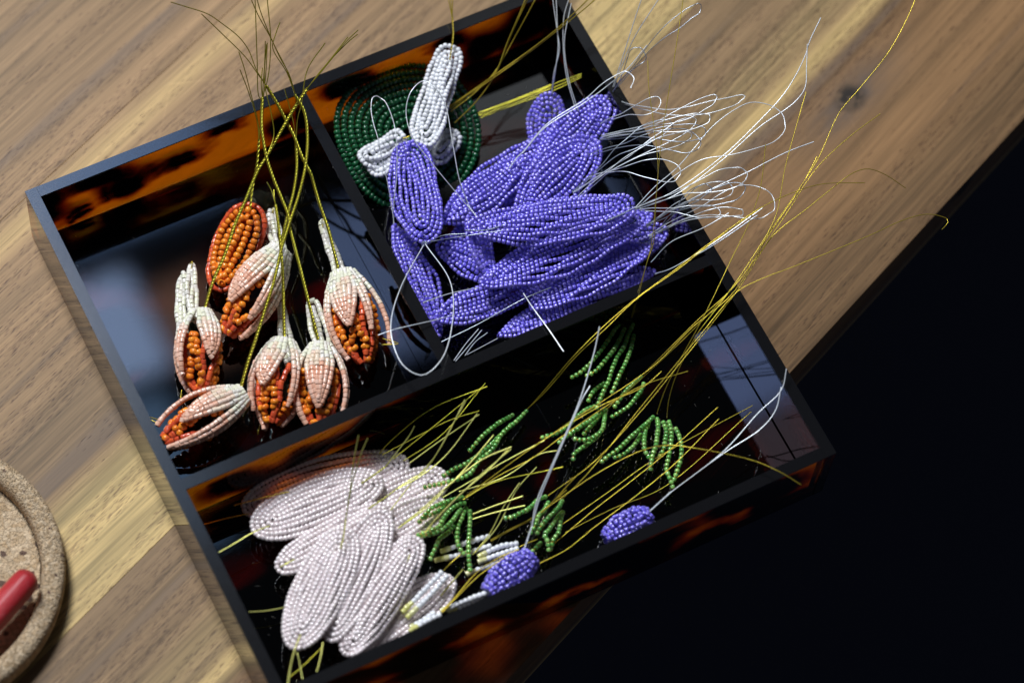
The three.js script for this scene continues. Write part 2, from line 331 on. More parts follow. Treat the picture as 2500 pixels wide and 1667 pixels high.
const smooth = (pts, n) => new THREE.CatmullRomCurve3(pts, false, 'centripetal').getPoints(n ?? pts.length * 8);
function wire(pts, mat, parent, { r = 0.15 * mm, name = 'wire', n } = {}) {
  const o = origin(parent), c = new THREE.CatmullRomCurve3(pts.map((p) => (p.isVector3 ? p : P(p)).clone().sub(o)), false, 'centripetal');
  return part(name, new THREE.TubeGeometry(c, n ?? Math.max(12, pts.length * 7), r, 5, false), mat, parent);
}
function twisted(pts, mat, parent, { r = 0.2 * mm, turn = 3.2 * mm, strands = 3, name = 'twisted_stem', taper = 1 } = {}) {
  const o = origin(parent), c = new THREE.CatmullRomCurve3(pts.map((p) => (p.isVector3 ? p : P(p)).clone().sub(o)), false, 'centripetal'), len = c.getLength(), n = Math.ceil(len / (turn / 8)), gs = [];
  for (let k = 0; k < strands; k++) {
    const q = [];
    for (let i = 0; i <= n; i++) {
      const t = i / n, p = c.getPointAt(t), d = c.getTangentAt(t), a = V(0, 1, 0).cross(d).normalize(), b = d.clone().cross(a), f = t * len / turn * 6.283 + k * 6.283 / strands;
      q.push(p.addScaledVector(a, Math.cos(f) * r * 1.1).addScaledVector(b, Math.sin(f) * r * 1.1));
    }
    gs.push(new THREE.TubeGeometry(new THREE.CatmullRomCurve3(q), n * 2, r, 5, false));
  }
  return part(name, mergeGeometries(gs), mat, parent);
}
// a slim loop of wire that leaves at a, bulges and returns: two strands and a teardrop end
function loopWire(a, b, wpx, parent, mat = M.silver, { bow = 0, neck = 0.4, r = 0.15 * mm } = {}) {
  const A = P(a), Bv = P(b), d = Bv.clone().sub(A), L = d.length(); d.normalize();
  const s = V(0, 1, 0).cross(d).normalize(), w = wpx * 1.22 / 7300, pts = [];
  const side = (t) => { const u = t < neck ? 0.12 * t / neck : 0.12 + 0.88 * Math.sin(Math.PI / 2 * (t - neck) / (1 - neck)) ; return w * u * Math.sqrt(Math.max(0, 1 - Math.pow(t, 7))); };
  const pt = (t, sg) => A.clone().addScaledVector(d, L * t).addScaledVector(s, sg * side(t) / 2 + bow / 7300 * Math.sin(Math.PI * t)).add(V(0, 0.004 * Math.sin(Math.PI * t) + sg * 0.0004, 0));
  for (const t of [0, 0.15, 0.3, 0.45, 0.6, 0.75, 0.87, 0.95, 0.985]) pts.push(pt(t, 1).add(V(jit(0.0003), jit(0.0003), jit(0.0003))));
  pts.push(pt(1, 0));
  for (const t of [0.985, 0.95, 0.87, 0.75, 0.6, 0.45, 0.3, 0.15, 0]) pts.push(pt(t, -1).add(V(jit(0.0003), jit(0.0003), jit(0.0003))));
  return wire(pts, mat, parent, { n: 90, r, name: 'wire_loop' });
}

// ------------------------------------------------------------------ beaded petals
// ends a, b = [px, py, height]; width in the same survey pixels; rows of beads wound round a middle row
function petal(parent, { a, b, width, loops, kind, roll = 0, arch = 0, cup = 0, bend = 0, m = 1.95, tip = 0.3 }) {
  const A = P(a), Bv = P(b), T = Bv.clone().sub(A), L = T.length(), mid = A.clone().lerp(Bv, 0.5); T.normalize();
  const N = UPV.clone().addScaledVector(T, -T.y).normalize(), Sd = T.clone().cross(N);
  N.applyAxisAngle(T, roll * Math.PI / 180); Sd.applyAxisAngle(T, roll * Math.PI / 180);
  const k0 = typeof kind === 'function' ? kind(0) : kind, R = B[k0].r, hw = Math.max(loops * 1.8 * R, width / 7300 / 2 - R), gap = hw / Math.max(1, loops), list = [];
  const wv = k0 === 'pearl' ? 0.55 : 1.35; m += jit(0.2); bend += jit(7); const tw = jit(0.12), wob = V(rnd() * 6, rnd() * 6, rnd() * 6);
  const pos = (l, w, k = 0) => {
    const u = 2 * l / L, q = 1 - u * u, v = w / Math.max(hw, 1e-6);
    return mid.clone().addScaledVector(T, l).addScaledVector(Sd, w * (1 - tip * Math.max(0, u) ** 2) + bend / 7300 * q).addScaledVector(N, arch * mm * q - cup * mm * v * v * Math.max(0.15, q) + tw * w * u + mm * wv * ((Math.abs(k) === loops ? 0.45 * Math.sin(l * 130 + wob.y + k) : 0) + 0.3 * Math.sin(l * 260 + k * 1.9 + wob.x) + 0.22 * Math.sin(l * 520 + k * 2.7 + wob.y))).addScaledVector(Sd, mm * wv * ((Math.abs(k) === loops ? 0.3 * Math.sin(l * 90 + wob.x + k) : 0) + 0.24 * Math.sin(l * 210 + wob.z + k * 0.6) + 0.12 * Math.sin(l * 600 + k * 2.1)));
  };
  for (let k = loops; k >= 0; k--) {
    const hl = L / 2 - R - (loops - k) * Math.min(gap * 1.05, 2.0 * R), path = [];
    if (hl <= 2 * R) continue;
    if (k === 0) for (let i = 0; i <= 24; i++) path.push(pos(hl * (i / 12 - 1), 0, 0));
    else for (let i = 0; i <= 96; i++) {
      const f = i / 96 * Math.PI * 2, c = Math.cos(f), s = Math.sin(f);
      path.push(pos(hl * Math.sign(c) * Math.pow(Math.abs(c), 2 / m), k * gap * Math.sign(s) * Math.pow(Math.abs(s), 2 / (m + 0.25 * (loops - k))), s > 0 ? k : -k));
    }
    beadsOn(path, typeof kind === 'function' ? ((t) => kind(k === 0 ? t : Math.abs(((t + 0.0) % 1) * 2 - 1), k)) : kind, list, { closed: k > 0, pitch: B[k0].pitch });
  }
  emit(list, parent);
  return { A, Bv };
}
function petalThing(name, label, o, group) { const t = thing(name, label, 'beaded petal', P(o.a), group); petal(t, o); return t; }

const PURPLE = 'loose purple glass bead petals in the tray', pp = (label, o) => petalThing('purple_bead_petal', label, { kind: 'purple', ...o }, PURPLE);
const F = FL + 0.001;
const p12 = pp('shaded violet bead petal at the bottom of the heap against the long divider', { a: [1605, 660, 0.012], b: [1212, 822, 0.010], width: 96, loops: 4, arch: 2, roll: 14 });
const p14 = pp('violet bead petal lowest in the heap, its end peeking out toward the tray wall', { a: [1632, 560, 0.012], b: [1400, 660, 0.009], width: 86, loops: 4 });
const p13 = pp('small violet bead petal mostly buried under the left end of the heap', { a: [1066, 590, 0.011], b: [1230, 700, 0.008], width: 92, loops: 4, arch: 1 });
const p2 = pp('dim violet bead petal leaning along the short divider', { a: [958, 545, 0.016], b: [1076, 826, 0.008], width: 84, loops: 4, roll: -30, arch: 1 });
const p11 = pp('pointed violet bead petal reaching from under the heap to the divider corner', { a: [1058, 778, 0.012], b: [1330, 690, 0.013], width: 96, loops: 4, arch: 2, cup: 1.5 });
const p6 = pp('long violet bead petal sloping under its neighbours toward the green coil', { a: [1420, 330, 0.017], b: [1084, 520, 0.014], width: 118, loops: 5, arch: 2, cup: 2 });
const p6b = pp('violet bead petal under the long sloping one, its rows in shade', { a: [1430, 400, 0.0115], b: [1080, 610, 0.009], width: 120, loops: 5, arch: 1 });
const p3 = pp('short upright violet bead petal at the far end of the heap', { a: [1347, 222, 0.0215], b: [1318, 380, 0.012], width: 104, loops: 4, cup: 1.5 });
const p4 = pp('violet bead petal with its tip on top at the tray wall', { a: [1492, 234, 0.025], b: [1296, 452, 0.018], width: 128, loops: 5, arch: 2, cup: 2.5 });
const p7 = pp('violet bead petal with a twisted wire across it, left of the middle of the heap', { a: [1288, 385, 0.021], b: [1078, 548, 0.016], width: 92, loops: 4, arch: 2, cup: 2 });
const p5 = pp('broad violet bead petal lying across the top of the heap', { a: [1456, 338, 0.0285], b: [1262, 545, 0.0225], width: 150, loops: 5, arch: 2.5, cup: 2.5 });
const p10 = pp('violet bead petal in the lower layers facing the long divider', { a: [1592, 600, 0.018], b: [1290, 752, 0.0155], width: 110, loops: 5, arch: 2, roll: 18, cup: 2 });
const p9 = pp('violet bead petal folded over the lower layers, just under the top one', { a: [1596, 520, 0.0225], b: [1170, 700, 0.0205], width: 132, loops: 5, arch: 2.5, roll: 10, cup: 2.5 });
const p15 = pp('narrow violet bead petal turned downward at the left end of the top one', { a: [1152, 515, 0.0245], b: [1196, 690, 0.0185], width: 70, loops: 3, roll: -35 });
const p8 = pp('topmost violet bead petal with a wire knot at its right tip', { a: [1552, 500, 0.0295], b: [1136, 560, 0.0265], width: 126, loops: 5, arch: 3, cup: 3, bend: -14 });
const p1 = pp('single violet bead petal standing apart on the green coil', { a: [994, 340, 0.0225], b: [1040, 596, 0.0205], width: 126, loops: 5, arch: 1.5, cup: 1, m: 2.5, tip: 0.15 });

// silver wires of the petals
for (const [t, b, far, w, bow] of [
  [p4, [1490, 232, 0.027], [1713, 12, 0.05], 30, 6], [p4, [1490, 236, 0.027], [1571, 124, 0.045], 44, 0],
  [p4, [1488, 238, 0.026], [1821, 236, 0.045], 30, -60], [p5, [1470, 332, 0.03], [1752, 236, 0.047], 34, -30],
  [p5, [1468, 336, 0.03], [1734, 288, 0.046], 40, -16], [p5, [1466, 340, 0.03], [1724, 324, 0.044], 48, -12],
  [p6, [1440, 380, 0.028], [1712, 352, 0.042], 62, 10], [p6b, [1420, 440, 0.026], [1662, 425, 0.04], 54, 8],
  [p3, [1470, 300, 0.028], [1614, 250, 0.046], 46, -14], [p6, [1400, 470, 0.027], [1700, 290, 0.044], 36, -10],
  [p6b, [1400, 470, 0.027], [1640, 300, 0.043], 46, 8], [p7, [1400, 490, 0.027], [1690, 330, 0.043], 30, 14],
  [p8, [1551, 508, 0.031], [1912, 280, 0.045], 118, 18], [p8, [1551, 510, 0.031], [1826, 424, 0.046], 52, -8],
  [p9, [1578, 548, 0.028], [1821, 459, 0.044], 48, -6], [p9, [1580, 552, 0.027], [1790, 460, 0.043], 44, 10],
  [p10, [1582, 577, 0.026], [1892, 494, 0.042], 88, 16], [p14, [1586, 590, 0.022], [1735, 455, 0.043], 30, 6],
  [p15, [1560, 512, 0.031], [1760, 520, 0.042], 30, -14], [p11, [1586, 580, 0.025], [1815, 520, 0.041], 24, 10],
]) loopWire(b, far, w, t, rnd() < 0.8 ? M.silver : M.steel, { bow });
const sw = (t, pts, mat = M.silver, r = 0.165 * mm) => wire(pts, mat, t, { r });
sw(p4, [[1490, 234, 0.027], [1530, 110, 0.04], [1566, 0, 0.05], [1590, -60, 0.055]]);
sw(p4, [[1490, 236, 0.027], [1545, 100, 0.04], [1607, 0, 0.05], [1650, -70, 0.055]]);
sw(p8, [[1551, 508, 0.031], [1640, 470, 0.036], [1760, 385, 0.04], [1850, 300, 0.043], [1920, 222, 0.046], [1965, 140, 0.05], [1978, 100, 0.052], [2005, 43, 0.055]]);
sw(p8, [[1552, 512, 0.031], [1645, 478, 0.036], [1765, 390, 0.04], [1855, 310, 0.043], [1940, 250, 0.046], [1966, 215, 0.048], [1970, 160, 0.05], [1972, 107, 0.052]]);
sw(p9, [[1580, 550, 0.028], [1700, 480, 0.038], [1830, 418, 0.043], [1920, 372, 0.045], [1988, 346, 0.046]], M.silver, 0.17 * mm);
sw(p12, [[1600, 668, 0.024], [1640, 655, 0.031], [1735, 598, 0.037], [1862, 508, 0.042]]);
sw(p12, [[1600, 670, 0.024], [1645, 652, 0.031], [1740, 600, 0.037], [1850, 525, 0.042]], M.steel);
sw(p10, [[1590, 640, 0.022], [1640, 590, 0.032], [1720, 555, 0.038], [1780, 520, 0.041]]);
twisted([[1480, 540, 0.031], [1520, 522, 0.0315], [1556, 504, 0.0315]], M.steel, p8, { r: 0.13 * mm, turn: 1.6 * mm, strands: 2, name: 'twisted_wire' });
twisted([[1136, 562, 0.029], [1185, 562, 0.0295], [1235, 548, 0.03]], M.steel, p8, { r: 0.13 * mm, turn: 1.6 * mm, strands: 2, name: 'twisted_wire' });
twisted([[1243, 412, 0.0235], [1262, 385, 0.0245], [1280, 368, 0.0255]], M.silver, p7, { r: 0.13 * mm, turn: 1.6 * mm, strands: 2, name: 'twisted_wire' });
sw(p7, [[1278, 370, 0.0255], [1335, 303, 0.03], [1430, 241, 0.034], [1470, 205, 0.037], [1507, 182, 0.039], [1528, 174, 0.04], [1548, 190, 0.04], [1540, 215, 0.04]]);
sw(p7, [[1276, 374, 0.0255], [1330, 312, 0.03], [1425, 252, 0.033], [1495, 200, 0.037], [1535, 165, 0.04], [1580, 110, 0.044]]);
sw(p3, [[1347, 226, 0.022], [1358, 160, 0.03], [1363, 115, 0.034], [1361, 71, 0.037], [1358, 0, 0.042], [1352, -60, 0.045]], M.silver, 0.2 * mm);
sw(p3, [[1348, 226, 0.022], [1352, 180, 0.029], [1366, 120, 0.034], [1360, 72, 0.037], [1350, 0, 0.042], [1345, -50, 0.045]]);
sw(p4, [[1412, 270, 0.026], [1390, 199, 0.031], [1379, 130, 0.035], [1379, 89, 0.038], [1388, 40, 0.041], [1395, 8, 0.043]], M.silver, 0.17 * mm);
sw(p4, [[1404, 262, 0.026], [1382, 180, 0.031], [1375, 100, 0.036], [1377, 40, 0.04], [1388, 0, 0.043]]);
loopWire([961, 546, 0.02], [920, 234, 0.036], 44, p2, M.silver, { neck: 0.12, bow: -8 });
{ const q = [[1150, 514, 0.024], [1105, 460, 0.028], [1060, 405, 0.032], [1005, 330, 0.036], [991, 270, 0.038], [1004, 222, 0.04], [1035, 197, 0.04], [1062, 215, 0.04], [1085, 250, 0.038], [1106, 356, 0.034], [1122, 440, 0.03], [1140, 490, 0.026], [1152, 516, 0.024]]; sw(p15, q, M.silver, 0.17 * mm); }
twisted([[1140, 500, 0.0255], [1160, 524, 0.0255], [1178, 552, 0.0265]], M.silver, p15, { r: 0.13 * mm, turn: 1.6 * mm, strands: 2, name: 'twisted_wire' });
sw(p1, [[1037, 594, 0.024], [1100, 691, 0.03], [1103, 797, 0.034], [1076, 880, 0.036], [1031, 916, 0.036], [985, 893, 0.036], [957, 829, 0.036], [955, 780, 0.035], [978, 702, 0.032], [1034, 598, 0.024]], M.silver, 0.2 * mm);
sw(p1, [[1037, 592, 0.024], [1120, 578, 0.0285], [1224, 563, 0.031]], M.steel, 0.12 * mm);
sw(p1, [[1037, 596, 0.024], [1080, 575, 0.028], [1140, 570, 0.03]], M.steel, 0.12 * mm);
part('wire_knot', new THREE.TorusKnotGeometry(0.0008, 0.00014, 40, 5, 3, 5), M.steel, p1).position.copy(P([1037, 594, 0.0235]).sub(origin(p1)));
sw(p11, [[923, 818, 0.031], [960, 805, 0.032], [1059, 782, 0.03], [1110, 768, 0.022]], M.silver, 0.17 * mm);
sw(p11, [[1070, 838, 0.018], [1160, 795, 0.021], [1282, 728, 0.026], [1345, 702, 0.0255]], M.steel);
sw(p9, [[1278, 716, 0.027], [1300, 750, 0.029], [1340, 805, 0.031], [1376, 858, 0.032]], M.silver, 0.22 * mm);
sw(p13, [[1033, 738, 0.022], [1100, 716, 0.02], [1168, 702, 0.018]]);
sw(p12, [[1168, 803, 0.012], [1138, 838, 0.016], [1108, 880, 0.02]]);
sw(p12, [[1176, 806, 0.012], [1146, 842, 0.015], [1112, 882, 0.02]]);
sw(p12, [[1190, 812, 0.012], [1160, 835, 0.016], [1135, 868, 0.02]]);
sw(p12, [[1215, 826, 0.012], [1170, 850, 0.016], [1140, 866, 0.02]]);

// ------------------------------------------------------------------ green coil and white pieces
{
  const c = P([995, 325, 0.0115]), t = thing('green_bead_coil', 'dark green coil of glass beads leaning on the back wall under the white flower', 'beaded disc', c);
  const e1 = V(1, 0.02, -0.05).normalize(), e2 = V(0.03, -0.36, 0.93).normalize(), list = [];
  for (let k = 10; k >= 1; k--) {
    const r = k * 2.32 * mm, path = [];
    for (let i = 0; i <= 80; i++) {
      const f = i / 80 * 6.2832, cs = Math.cos(f), sn = Math.sin(f);
      path.push(c.clone().addScaledVector(e1, r * Math.sign(cs) * Math.pow(Math.abs(cs), 0.86)).addScaledVector(e2, r * 0.98 * Math.sign(sn) * Math.pow(Math.abs(sn), 0.86)).add(V(0, 0.0025 * Math.sin(2 * f + 1) * (k / 10) ** 2, 0)));
    }
    beadsOn(path, 'dark', list, { closed: true });
  }
  emit(list, t);
  for (const [a, b2] of [[0, 0], [10, 4], [4, 8]]) wire([[1168 + a, 280 + b2, 0.012], [1260, 246 + b2 * 1.6 - a, 0.014], [1352, 205 + b2 * 2, 0.017], [1420, 180 + b2, 0.02]], M.olive, t);
  for (const [a, b2] of [[-6, -18], [2, -12], [6, -22]]) wire([[1160 + a, 298 + b2, 0.012], [1262, 262 + b2, 0.015], [1345, 228 + b2, 0.018]], M.olive, t);
}
const wkind = 'white';
{
  const t = petalThing('white_bead_strip', 'long white bead strip standing up over the green coil', { a: [1107, 110, 0.0275], b: [1028, 358, 0.0215], width: 78, loops: 3, kind: wkind, cup: 2.5, m: 3.2, tip: 0 });
  twisted([[1098, 146, 0.029], [1102, 118, 0.0295], [1106, 85, 0.0315], [1104, 40, 0.034]], M.gold, t, { r: 0.16 * mm, turn: 2.2 * mm, strands: 2 });
  for (const d of [0, 5, -5]) wire([[1104, 44, 0.034], [1100 + d, 0, 0.036], [1098 + d * 2, -50, 0.038]], M.gold, t);
  wire([[1096, 262, 0.018], [1150, 225, 0.022], [1205, 183, 0.026], [1240, 100, 0.031], [1282, 0, 0.038], [1300, -50, 0.04]], M.gold, t, { r: 0.2 * mm });
  wire([[1100, 272, 0.018], [1155, 230, 0.022], [1206, 178, 0.026], [1260, 85, 0.031], [1306, 0, 0.038], [1330, -50, 0.04]], M.gold, t, { r: 0.2 * mm });
  wire([[1110, 300, 0.016], [1165, 245, 0.021], [1212, 176, 0.026], [1250, 80, 0.032], [1292, -10, 0.038]], M.gold, t, { r: 0.2 * mm });
}
{
  const t = petalThing('white_bead_strip', 'short white bead cluster pointing left over the green coil', { a: [990, 330, 0.0195], b: [876, 392, 0.0165], width: 74, loops: 2, kind: wkind, cup: 3, m: 4 });
  const q = sub('lower_row', t); petal(q, { a: [985, 356, 0.0172], b: [898, 420, 0.0145], width: 52, loops: 2, kind: wkind, cup: 1, m: 4 });
  wire([[984, 338, 0.02], [1000, 332, 0.0205], [1020, 322, 0.02]], M.gold, t, { r: 0.2 * mm });
}
{
  const t = petalThing('white_bead_strip', 'greyish white bead strip half hidden behind the long white one', { a: [1116, 318, 0.0135], b: [1050, 392, 0.014], width: 66, loops: 2, kind: wkind, cup: 2, m: 4 });
  wire([[1094, 262, 0.017], [1200, 188, 0.026], [1290, 125, 0.032], [1360, 70, 0.038], [1430, 4, 0.046], [1480, -50, 0.05]], M.gold, t, { r: 0.2 * mm });
  wire([[1098, 266, 0.017], [1205, 190, 0.026], [1300, 122, 0.032], [1365, 71, 0.038], [1445, 6, 0.046], [1500, -50, 0.05]], M.gold, t, { r: 0.2 * mm });
}

// ------------------------------------------------------------------ orange crocus buds
const budR = (s) => Math.pow(Math.max(0, Math.sin(Math.PI * (0.05 + 0.9 * s))), 0.7);
const pinkKind = (t) => { const u = t + jit(0.1); return u < 0.26 ? 'cream' : u < 0.5 ? 'blush' : 'rose'; };
function bud(label, o) {
  const t = thing('crocus_bud', label, 'beaded bud', P(o.base), 'beaded crocus buds in the tray');
  const Bv = P(o.base), Tv = P(o.tip), ax = Tv.clone().sub(Bv), L = ax.length(); ax.normalize();
  const U = UPV.clone().addScaledVector(ax, -ax.y).normalize(), Sd = ax.clone().cross(U);
  const on = (s, phi, rad) => Bv.clone().addScaledVector(ax, s * L).addScaledVector(U, Math.cos(phi) * rad).addScaledVector(Sd, Math.sin(phi) * rad);
  const R = o.R * mm;
  // core of orange rows edged with red
  const core = sub('core', t), cl = [], step = 2.25 * mm / (R * 0.86), nr = Math.floor(2.1 / step);
  for (let i = -nr; i <= nr; i++) {
    const phi = i * step + (o.spin ?? 0), redRow = ((i + 30) % 5) === (o.redAt ?? 0) || ((i + 30) % 10) === ((o.redAt ?? 0) + 6) % 10, path = [];
    for (let q = 0; q <= 20; q++) { const s = 0.3 + 0.7 * q / 20; path.push(on(s, phi + 0.3 * Math.sin(4 * s + i * 1.7) + 0.12 * Math.sin(9 * s + i * 2.9), R * (0.82 + 0.07 * Math.sin(7 * s + i * 2.3)) * budR(s))); }
    beadsOn(path, redRow ? 'red' : (u) => (u > 0.84 && rnd() < 0.7 ? 'red' : 'orange'), cl, { pitch: (redRow ? 1.62 : 1.98) * mm });
  }
  for (const b of cl) { const q = b.k === 'orange' ? 0.5 : 0.25; b.p.add(V(jit(q), jit(q), jit(q)).multiplyScalar(mm)); if (b.k === 'orange') { b.s *= 0.9 + 0.2 * rnd(); b.d.add(V(jit(0.5), jit(0.5), jit(0.5))).normalize(); } }
  emit(cl, core);
  // covering petals of pink tube beads
  for (const p of o.petals) {
    const g = sub('petal', t), list = [], n = p.loops ?? 2, w0 = 1.8 * mm;
    for (let j = n; j >= (p.mid ? 0 : 1); j--) {
      const s1 = p.len - (n - j) * 1.5 * mm / L * (j ? 1 : 0.9), lat = (p.mid ? j : j - 0.5) * w0 * (p.spread ?? 1), path = [], half = [];
      const f = (tau, sg) => {
        const s = -0.02 + (s1 + 0.02) * tau, rad = R * Math.max(0.3, budR(Math.max(0, s)) * 0.98 + 0.06) + 0.85 * mm + (p.flare ?? 0) * 0.65 * mm * tau * tau + 0.2 * mm * (n - j);
        const l = sg * lat * Math.min(1, 0.5 + 1.4 * tau) * Math.pow(Math.max(0, 1 - Math.pow(tau, 2.6)), 0.85);
        return on(s, p.az + l / Math.max(rad, 2.5 * mm), rad);
      };
      if (j === 0) { for (let q = 0; q <= 20; q++) path.push(f(q / 20 * 0.97, 0)); }
      else { for (let q = 0; q <= 26; q++) path.push(f(Math.sin(q / 26 * Math.PI / 2), 1)); for (let q = 25; q >= 0; q--) path.push(f(Math.sin(q / 26 * Math.PI / 2), -1)); }
      beadsOn(path, (u) => pinkKind((j === 0 ? u : 1 - Math.abs(2 * u - 1)) * p.len * 1.25 + (p.tone ?? 0)), list, { pitch: 1.5 * mm });
    }
    emit(list, g);
    if (p.curl) wire([on(p.len * 0.98, p.az, R * 0.9), on(p.len * 1.03, p.az + 0.1, R * 0.95 + (p.flare ?? 0) * mm), on(p.len * 0.92, p.az + 0.15, R)], M.gold, g, { name: 'wire_end' });
  }
  for (const s of o.strips ?? []) { const g = sub('narrow_petal', t); petal(g, { kind: () => 'cream', loops: 1, width: 30, m: 3.2, ...s }); if (s.hook) wire([[s.b[0], s.b[1] + 18, s.b[2] + 0.0008], [s.b[0] + 2, s.b[1] - 2, s.b[2] + 0.0012], [s.b[0] - 4, s.b[1] + 6, s.b[2]]], M.gold, g, { name: 'wire_end' }); }
  if (o.stem) twisted(o.stem, M.olive, t, { r: 0.27 * mm, turn: 3.4 * mm, strands: 3 });
  for (const w of o.wires ?? []) wire(w, M.olive, t, { r: 0.17 * mm });
  return t;
}
// bare orange petal bud
{
  const t = thing('crocus_bud', 'bare orange bead bud edged with red beads, no pink petals, on an olive wire', 'beaded bud', P([612, 506, 0.019]), 'beaded crocus buds in the tray');
  petal(sub('petal', t), { a: [612, 506, 0.0195], b: [534, 700, 0.0125], width: 92, loops: 2, kind: (u, k) => 'orange', cup: 2, m: 2.5 });
  petal(sub('petal_edge', t), { a: [617, 494, 0.0175], b: [528, 712, 0.011], width: 116, loops: 1, kind: () => 'red', cup: 2.6, m: 2.3 });
  twisted([[610, 510, 0.02], [614, 470, 0.022], [627, 400, 0.026], [632, 340, 0.029]], M.olive, t, { r: 0.24 * mm, turn: 3.2 * mm, strands: 2 });
  for (const w of [[[632, 345, 0.029], [631, 311, 0.031], [608, 215, 0.04], [595, 165, 0.045], [582, 126, 0.048]], [[632, 345, 0.029], [628, 300, 0.032], [606, 225, 0.04], [585, 170, 0.046]], [[632, 340, 0.029], [640, 260, 0.035], [648, 180, 0.044], [652, 104, 0.05]]]) wire(w, M.olive, t, { r: 0.17 * mm });
}
bud('pink and orange bead bud lying over the bare orange one', {
  base: [684, 612, 0.019], tip: [552, 818, 0.0125], R: 6.6, spin: 0.1, redAt: 1,
  petals: [{ az: 0.5, len: 0.72, loops: 3, mid: 1 }, { az: -0.75, len: 0.78, loops: 1, mid: 1, flare: 1, tone: -0.1 }, { az: -1.5, len: 0.95, loops: 2, flare: 1, tone: -0.25 }],
  strips: [{ a: [690, 632, 0.016], b: [664, 510, 0.013], width: 34, hook: 1 }],
  stem: [[682, 614, 0.021], [690, 575, 0.0225], [703, 520, 0.0245], [716, 470, 0.026], [724, 410, 0.028], [722, 340, 0.031]],
  wires: [[[722, 345, 0.031], [716, 300, 0.033], [708, 268, 0.035], [694, 217, 0.039]], [[722, 345, 0.031], [726, 290, 0.034], [736, 250, 0.037], [750, 170, 0.042], [793, 105, 0.048]]],
});
bud('pink and orange bead bud beside the left tray wall with two pale upright strips', {
  base: [490, 764, 0.0145], tip: [490, 956, 0.0108], R: 7.0, redAt: 3,
  petals: [{ az: -0.45, len: 0.64, loops: 2, mid: 1 }, { az: 0.95, len: 0.82, loops: 1, mid: 1, flare: 1.5 }, { az: 1.9, len: 1.02, loops: 1, flare: 0.5, curl: 1 }],
  strips: [{ a: [476, 790, 0.013], b: [466, 640, 0.012], width: 26, hook: 1 }, { a: [446, 880, 0.012], b: [448, 664, 0.0105], width: 28 }],
  stem: [[496, 766, 0.0165], [518, 690, 0.02], [547, 624, 0.023], [574, 545, 0.0265], [596, 495, 0.028], [629, 416, 0.031], [654, 376, 0.033], [690, 312, 0.036], [719, 262, 0.038], [750, 215, 0.042]],
  wires: [[[748, 218, 0.042], [773, 186, 0.045], [810, 140, 0.049], [849, 90, 0.053]], [[750, 215, 0.042], [780, 180, 0.046], [846, 100, 0.053], [874, 73, 0.056]], [[750, 216, 0.042], [785, 170, 0.046], [850, 102, 0.053], [872, 84, 0.056]]],
});
bud('pink and orange bead bud tipped sideways in the near left corner', {
  base: [594, 966, 0.0128], tip: [402, 1080, 0.0106], R: 6.8, redAt: 2,
  petals: [{ az: 0.1, len: 0.74, loops: 2, mid: 1 }, { az: -0.95, len: 1.02, loops: 1, mid: 1, flare: 1 }, { az: 1.35, len: 0.98, loops: 1, flare: 3.5, curl: 1, tone: 0.1 }],
  stem: [[586, 952, 0.0155], [604, 885, 0.0195], [623, 829, 0.0225], [648, 750, 0.026], [668, 687, 0.0275], [687, 606, 0.029], [708, 539, 0.0305], [730, 472, 0.032], [746, 400, 0.034], [750, 330, 0.036], [742, 272, 0.039], [719, 231, 0.042]],
  wires: [[[721, 234, 0.042], [705, 181, 0.047], [683, 141, 0.051], [661, 94, 0.056], [629, 36, 0.063], [608, -12, 0.068]], [[719, 231, 0.042], [700, 172, 0.047], [668, 108, 0.054], [636, 30, 0.063], [622, -20, 0.068]], [[720, 232, 0.042], [700, 178, 0.047], [665, 116, 0.053], [672, 84, 0.055], [683, 54, 0.057]]],
});
bud('pink and orange bead bud between the sideways one and the divider bud', {
  base: [692, 836, 0.0145], tip: [662, 1034, 0.0108], R: 7.2, redAt: 4, spin: -0.15,
  petals: [{ az: 0.5, len: 0.62, loops: 3, mid: 0 }, { az: -0.75, len: 0.8, loops: 1, mid: 0, flare: 0.5 }, { az: 1.35, len: 0.86, loops: 1, mid: 1, flare: 0.8 }, { az: -1.9, len: 1.0, loops: 2, tone: -0.1 }, { az: 2.4, len: 1.06, loops: 2, curl: 1 }],
  strips: [{ a: [716, 900, 0.009], b: [684, 738, 0.0095], width: 30 }],
  stem: [[694, 838, 0.0165], [692, 760, 0.02], [690, 673, 0.0235], [685, 606, 0.0265], [678, 540, 0.029], [672, 500, 0.03]],
  wires: [[[673, 503, 0.03], [669, 480, 0.031], [668, 463, 0.031]], [[673, 503, 0.03], [662, 465, 0.031], [651, 444, 0.032]]],
});
